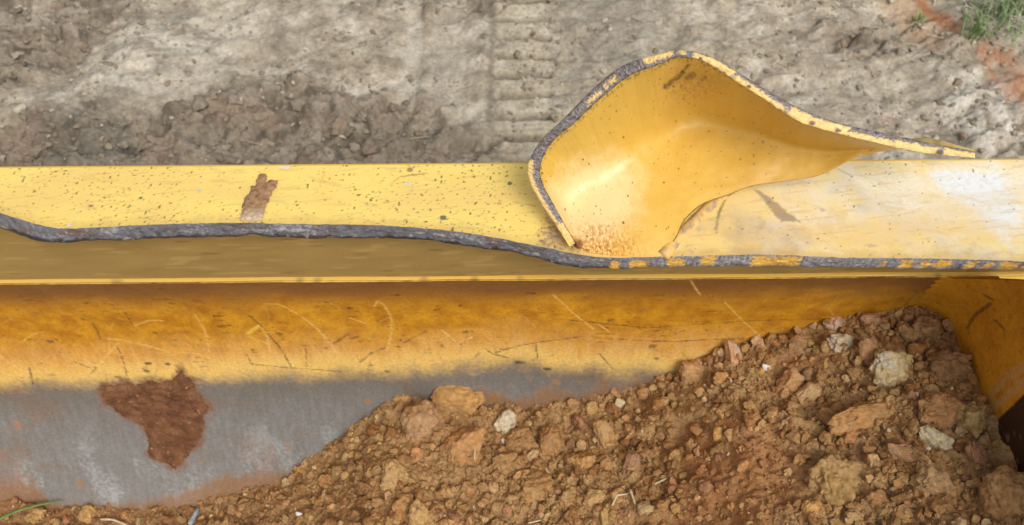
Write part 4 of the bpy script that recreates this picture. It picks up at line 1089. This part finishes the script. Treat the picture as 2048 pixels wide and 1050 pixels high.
# tracked-machine prints: a smooth pad strip and a lugged strip
wX = .006 * fbm2(y * 6, y * 0, 2, 505)
def strip(p0, p1): return sm(0, .012, np.minimum(x + wX - gx_at(p0), gx_at(p1) - x - wX))
pad = strip(795, 845) * (1 - cl2 * .9); pad2 = strip(850, 940) * (1 - cl2 * .9); lug = strip(985 , 1112) * np.clip(.95 + 1.0 * fbm2(x * 30, y * 40, 3, 519), .3, 1) * (1 - .8 * cl2); lug2 = strip(1114, 1262) * .45 * (1 - .5 * cl2)
pitch = .0455
yy = y + .007 * fbm2(x * 9, y * 7, 3, 506) + .05 * (x - gx_at(1050)) * .6
bar = np.abs(((yy / pitch) % 1) - .5) * 2
lugh = sm(.14, .42, bar)
h_ = .022 * n1 * (1 - .6 * np.clip(lug + pad + pad2, 0, 1)) + .0025 * n2 + .0012 * n3
def ledge(n, k, w=.3):
    q_ = n * k; f_ = np.floor(q_); return (f_ + sm(.5 - w, .5 + w, q_ - f_)) / k
nl = fbm2((x * .93 + y * .36) * 11 + n2 * .5, (-x * .36 + y * .93) * 24, 4, 508, .5)
nl2 = fbm2((x * .9 + y * .43) * 30, (-x * .43 + y * .9) * 52, 3, 509, .5)
quiet = 1 - .85 * np.clip(lug + pad + pad2, 0, 1)
h_ = h_ + rough_m * (.050 * ledge(nl, 5.) + .012 * ledge(nl2, 4.) + .008 * n2s - .004 + .004 * np.abs(n3)) + (1 - rough_m) * quiet * (.003 * ledge(nl, 3., .4) + .0012 * n2 + .0007 * n3 + .0006 * fbm2(x * 190, y * 190, 2, 517)) + quiet * .005 * np.exp(-(fbm2((x * .95 + y * .3) * 5, (-x * .3 + y * .95) * 12, 2, 518) / .06) ** 2) * (.5 + n1)
brk = np.clip(.95 + 1.0 * fbm2(x * 18, y * 18, 3, 512), .3, 1.15)
h_ = h_ + lug * brk * (.015 * lugh - .013) + lug2 * brk * (.007 * lugh - .006) - .006 * pad - .004 * pad2 + .008 * np.exp(-((x + wX - gx_at(968)) / .012) ** 2) * (1 - cl2) * (.6 + n2)
h_ = h_ + .05 * fbm2(x * .8, y * .8, 3, 507) * (1 - core) * 1.0
h_ = h_ - .01
# low bank with grass at upper right
bank = gmask([(1890, -60), (1915, 20), (1965, 72), (2048, 112), (2200, 160), (2600, 160), (2600, -400), (1800, -400)], .04, .02 * n1)
h_ = h_ + .03 * bank
far_r = np.hypot(x, y - .7)
z = GZ + h_ * np.where(far_r > 3, .5, 1)
c = np.tile(lin(168, 157, 138), (len(x), 1))
c = mix(c, lin(164, 152, 132), np.clip(.5 + 1.1 * n1, 0, 1) * .6)
c = mix(c, lin(194, 186, 170), np.clip(sm(.0, .45, fbm2(x * 14, y * 18, 5, 510, .6)) * .75 + .55 * flat1, 0, 1))
c = mix(c, lin(126, 114, 98), sm(.05, .5, n2) * .5)
c = mix(c, lin(122, 110, 95), rough_m * (.55 + .3 * np.clip(-n2s * 2, 0, 1)))
c = mix(c, lin(92, 82, 70), rough_m * sm(.05, .42, -n2s - .3 * n2) * .6)
mot = fbm2(x * 22, y * 24, 6, 513, .68)
c = mix(c, lin(112, 103, 90), sm(.03, .38, mot) * .55)
c = mix(c, lin(208, 200, 184), sm(.03, .35, -mot) * .5 * (1 - .6 * rough_m))
c = mix(c, lin(82, 75, 66), sm(.16, .34, fbm2((x * .9 + y * .43) * 26, (-x * .43 + y * .9) * 48, 4, 516, .6)) * (.12 + .6 * rough_m) * quiet)
c = mix(c, lin(110, 103, 92), sm(.10, .35, fbm2((x * .9 + y * .43) * 7, (-x * .43 + y * .9) * 14, 5, 514, .6)) * .4)
c = mix(c, lin(150, 126, 106), cl2 * sm(.05, .4, fbm2(x * 9, y * 16, 3, 511)) * .5)
c = mix(c, lin(186, 178, 162), np.clip(pad + .7 * pad2, 0, 1) * .55)
c = mix(c, lin(192, 182, 158), lug * lugh * .4 * brk); c = mix(c, lin(106, 98, 82), lug * (1 - lugh) * .75 * brk)  # bars lightened, gaps darkened: groove shade put into the colour
c = mix(c, lin(110, 102, 88), np.exp(-((x + wX - gx_at(982)) / .006) ** 2) * .6 * (1 - cl2))
c = mix(c, lin(140, 130, 116), lug2 * (1 - lugh) * .5)  # fainter print, same groove shade in the colour
gray = gmask([(1120, -60), (1330, -60), (1310, 60), (1260, 130), (1150, 110)], .05, wob_); c = mix(c, lin(132, 126, 116), gray * .5)
dk = gmask([(60, 240), (220, 215), (270, 250), (240, 320), (120, 330), (60, 300)], .03, wob_); c = mix(c, lin(96, 94, 88), dk * .5)
wht = gmask([(1880, 180), (2040, 160), (2048, 260), (1980, 280), (1900, 230)], .04, wob_ + .02 * n3); c = mix(c, lin(214, 208, 196), wht * np.clip(.5 + 1.5 * n2, 0, .9))
# orange clay streaks beside the bank
or1 = gmask([(1770, -60), (1830, -60), (1860, 40), (1890, 75), (1870, 85), (1820, 50), (1760, 0)], .02, .02 * n2); c = mix(c, lin(182, 154, 126), or1 * .75)
or2 = gmask([(1830, -20), (1870, 0), (1925, 55), (1915, 70), (1870, 45), (1835, 15)], .010, .015 * n2); c = mix(c, lin(158, 106, 72), or2 * .85)
or3 = gmask([(1925, 62), (1950, 92), (1985, 100), (2048, 118), (2140, 140), (2140, 235), (2060, 215), (2010, 170), (1960, 125), (1930, 90)], .02, .03 * n2); c = mix(c, lin(158, 110, 78), or3 * np.clip(.55 + n2 * 1.4, 0, .85))
red = gmask([(1770, 220), (1800, 220), (1800, 232), (1775, 234)], .01, .01 * n2); c = mix(c, lin(176, 128, 112), red * .7)
c = mix(c, lin(122, 120, 100), bank * .7)
c = mix(c, lin(140, 134, 110), (1 - core) * .5)
obj('ground', mesh_np('ground', np.stack([x, y, z], 1), grid_quads(len(xg), len(yg)), col=np.clip(c, .02, .9), rm=np.tile([.95, 0, 0], (len(x), 1))), M_ground,
    label='dry churned clay ground with machine tracks behind the bucket', cat='ground', kind='structure')
gZ2 = z.reshape(len(xg), len(yg))
def ground_z(px_, py_):
    i = np.clip(np.searchsorted(xg, px_), 1, len(xg) - 1); j = np.clip(np.searchsorted(yg, py_), 1, len(yg) - 1)
    return gZ2[i, j]

# clods broken loose on the ground
def ground_clods(n, seed):
    rg_ = np.random.default_rng(seed)
    lib = [rock(seed + 60 + k, 3, 7, (.4, .85), .35, 2.0)[0] for k in range(12)]; T = ICO[3][1]
    gx = rg_.uniform(-1.1, 1.2, n * 4); gy = rg_.uniform(.42, 1.05, n * 4)
    i = np.clip(np.searchsorted(xg, gx), 0, len(xg) - 1); j = np.clip(np.searchsorted(yg, gy), 0, len(yg) - 1)
    rm_ = rough_m.reshape(len(xg), len(yg))[i, j]
    sel = rg_.random(n * 4) < .05 + .6 * rm_
    gx, gy, rm_ = gx[sel][:n], gy[sel][:n], rm_[sel][:n]; n = len(gx)
    r = (.0025 + .011 * rg_.random(n) ** 3.0) * (.5 + .6 * rm_)
    gz = ground_z(gx, gy) - r * .1
    li = rg_.integers(0, 12, n); an = rg_.uniform(0, 6.28, n)
    L = np.stack(lib)[li] * (r[:, None] * rg_.uniform(.7, 1.3, (n, 3)) * np.array([1.25, 1, .65]))[:, None, :]
    ca, sa = np.cos(an)[:, None], np.sin(an)[:, None]
    V = np.stack([L[..., 0] * ca - L[..., 1] * sa, L[..., 0] * sa + L[..., 1] * ca, L[..., 2]], -1) + np.stack([gx, gy, gz], 1)[:, None, :]
    k = V.shape[1]; Tt = (T[None] + (np.arange(n) * k)[:, None, None]).reshape(-1, 3)
    base = np.array([lin(150, 138, 120), lin(136, 124, 106), lin(160, 148, 130), lin(146, 128, 110)])[rg_.integers(0, 4, n)] * rg_.uniform(.85, 1.1, (n, 1))
    return V.reshape(-1, 3), Tt, np.repeat(base, k, 0)
V, T, c = ground_clods(750, 600)
obj('ground_clods', mesh_np('ground_clods', V, None, T, col=c, rm=np.tile([.95, 0, 0], (len(V), 1))), M_ground, label='small loose clods strewn over the churned ground', cat='clods', kind='stuff')

# grit and crumbs too fine to count
def ground_grit(n, seed):
    rg_ = np.random.default_rng(seed)
    lib = [rock(seed + 20 + k, 1, 5, (.4, .9), .3, 2.0)[0] for k in range(10)]; T = ICO[1][1]
    gx = rg_.uniform(-1.1, 1.2, n * 2); gy = rg_.uniform(.42, 1.05, n * 2)
    sel = rg_.random(n * 2) < np.clip(.45 + 1.3 * fbm2(gx * 7, gy * 9, 3, seed), .08, 1)
    gx, gy = gx[sel][:n], gy[sel][:n]; n = len(gx)
    r = .0011 + .0040 * rg_.random(n) ** 4.0
    gz = ground_z(gx, gy) + r * .1
    L = np.stack(lib)[rg_.integers(0, 10, n)] * (r[:, None] * rg_.uniform(.7, 1.4, (n, 3)) * np.array([1.2, 1, .7]))[:, None, :]
    an = rg_.uniform(0, 6.28, n); ca, sa = np.cos(an)[:, None], np.sin(an)[:, None]
    V = np.stack([L[..., 0] * ca - L[..., 1] * sa, L[..., 0] * sa + L[..., 1] * ca, L[..., 2]], -1) + np.stack([gx, gy, gz], 1)[:, None, :]
    k = V.shape[1]; Tt = (T[None] + (np.arange(n) * k)[:, None, None]).reshape(-1, 3)
    base = np.array([lin(158, 147, 129), lin(140, 130, 114), lin(182, 172, 154), lin(148, 134, 116)])[rg_.integers(0, 4, n)] * rg_.uniform(.8, 1.1, (n, 1))
    return V.reshape(-1, 3), Tt, np.repeat(base, k, 0)
V, T, c = ground_grit(9000, 640)
obj('ground_grit', mesh_np('ground_grit', V, None, T, smooth=False, col=c, rm=np.tile([.95, 0, 0], (len(V), 1))), M_ground, label='fine grit strewn over the clay ground', cat='grit', kind='stuff')

# dry straws on the ground
for i in range(46):
    px, py = random.uniform(1150, 2048) if i < 32 else random.uniform(0, 1000), random.uniform(5, 300)
    P = gpt(px, py); a = random.uniform(0, 3.14); L_ = random.uniform(.008, .03)
    tt_ = np.linspace(-.5, .5, 6); bend = random.uniform(-.2, .2)
    X_ = P[0] + L_ * (np.cos(a) * tt_ - np.sin(a) * bend * tt_ ** 2 * 2); Y_ = P[1] + L_ * (np.sin(a) * tt_ + np.cos(a) * bend * tt_ ** 2 * 2)
    V, q, tr = tube(np.stack([X_, Y_, ground_z(X_, Y_).max() + .001 + 0 * X_], 1), .0006, 5)
    obj('ground_straw', mesh_np('ground_straw', V, q, tr), M_straw, label='thin pale straw lying on the clay ground', cat='straw', group='straws on the clay ground')

# grass on the bank: green tufts and a grey dead mat
def blades(n, cx, cy, spread, hgt, seed, lean=.6, width=.0016):
    rg_ = np.random.default_rng(seed)
    bx_ = cx + rg_.normal(size=n) * spread; by_ = cy + rg_.normal(size=n) * spread
    bz = ground_z(bx_, by_) - .003
    a = rg_.uniform(0, 6.28, n); L_ = hgt * rg_.uniform(.5, 1.2, n); ln = lean * rg_.uniform(.3, 1.3, n)
    k = 5; tt_ = np.linspace(0, 1, k)
    dx, dy = np.cos(a), np.sin(a)
    out = ln[:, None] * tt_[None] ** 1.7
    cxs = bx_[:, None] + dx[:, None] * out * L_[:, None]; cys = by_[:, None] + dy[:, None] * out * L_[:, None]
    czs = bz[:, None] + L_[:, None] * (tt_[None] * np.sqrt(np.clip(1.0 - .5 * out ** 2, .1, 1)) - .35 * out * tt_[None])
    w = width * (1 - tt_ ** 2 * .9)
    sx, sy = -dy, dx
    V = np.stack([np.stack([cxs + s_ * sx[:, None] * w, cys + s_ * sy[:, None] * w, czs + (0 if s_ else .0006)], -1) for s_ in (-1, 0, 1)], 2)
    V = V.reshape(-1, 3)
    base = (np.arange(n) * k * 3)[:, None]
    q = []
    for i in range(k - 1):
        for j in range(2):
            q.append(np.stack([base[:, 0] + i * 3 + j, base[:, 0] + i * 3 + j + 1, base[:, 0] + (i + 1) * 3 + j + 1, base[:, 0] + (i + 1) * 3 + j], 1))
    return V, np.vstack(q)
M_green = plain_mat('green_grass', (.20, .30, .11), .55, .4, 60); M_dead = plain_mat('dead_grass', (.48, .45, .34), .8, .35, 60)
for i, (px, py, n, sp_, hh, lab) in enumerate([(1992, 52, 46, .018, .045, 'largest green grass tuft on the bank at upper right'), (1948, 84, 26, .008, .05, 'small upright green tuft beside the orange clay'),
                                               (1840, 32, 16, .008, .025, 'tiny green tuft between two orange streaks'), (2044, 48, 30, .014, .05, 'green grass tuft at the right picture edge')]):
    P = gpt(px, py); V, q = blades(n, P[0], P[1], sp_, hh, 800 + i)
    obj('grass_tuft', mesh_np('grass_tuft', V, q), M_green, label=lab, cat='grass', group='green tufts on the bank')
rgd = np.random.default_rng(5)
Vs, Qs, off = [], [], 0
for i in range(90):
    px, py = rgd.uniform(1900, 2120), rgd.uniform(-60, 130)
    if py > (px - 1895) * .66 - 12: continue
    P = gpt(px, py); V, q = blades(13, P[0], P[1], .022, .032, 900 + i, 1.3, .0011)
    Vs.append(V); Qs.append(q + off); off += len(V)
obj('dead_grass', mesh_np('dead_grass', np.vstack(Vs), np.vstack(Qs)), M_dead, label='matted grey dead grass covering the bank', cat='grass', kind='stuff')
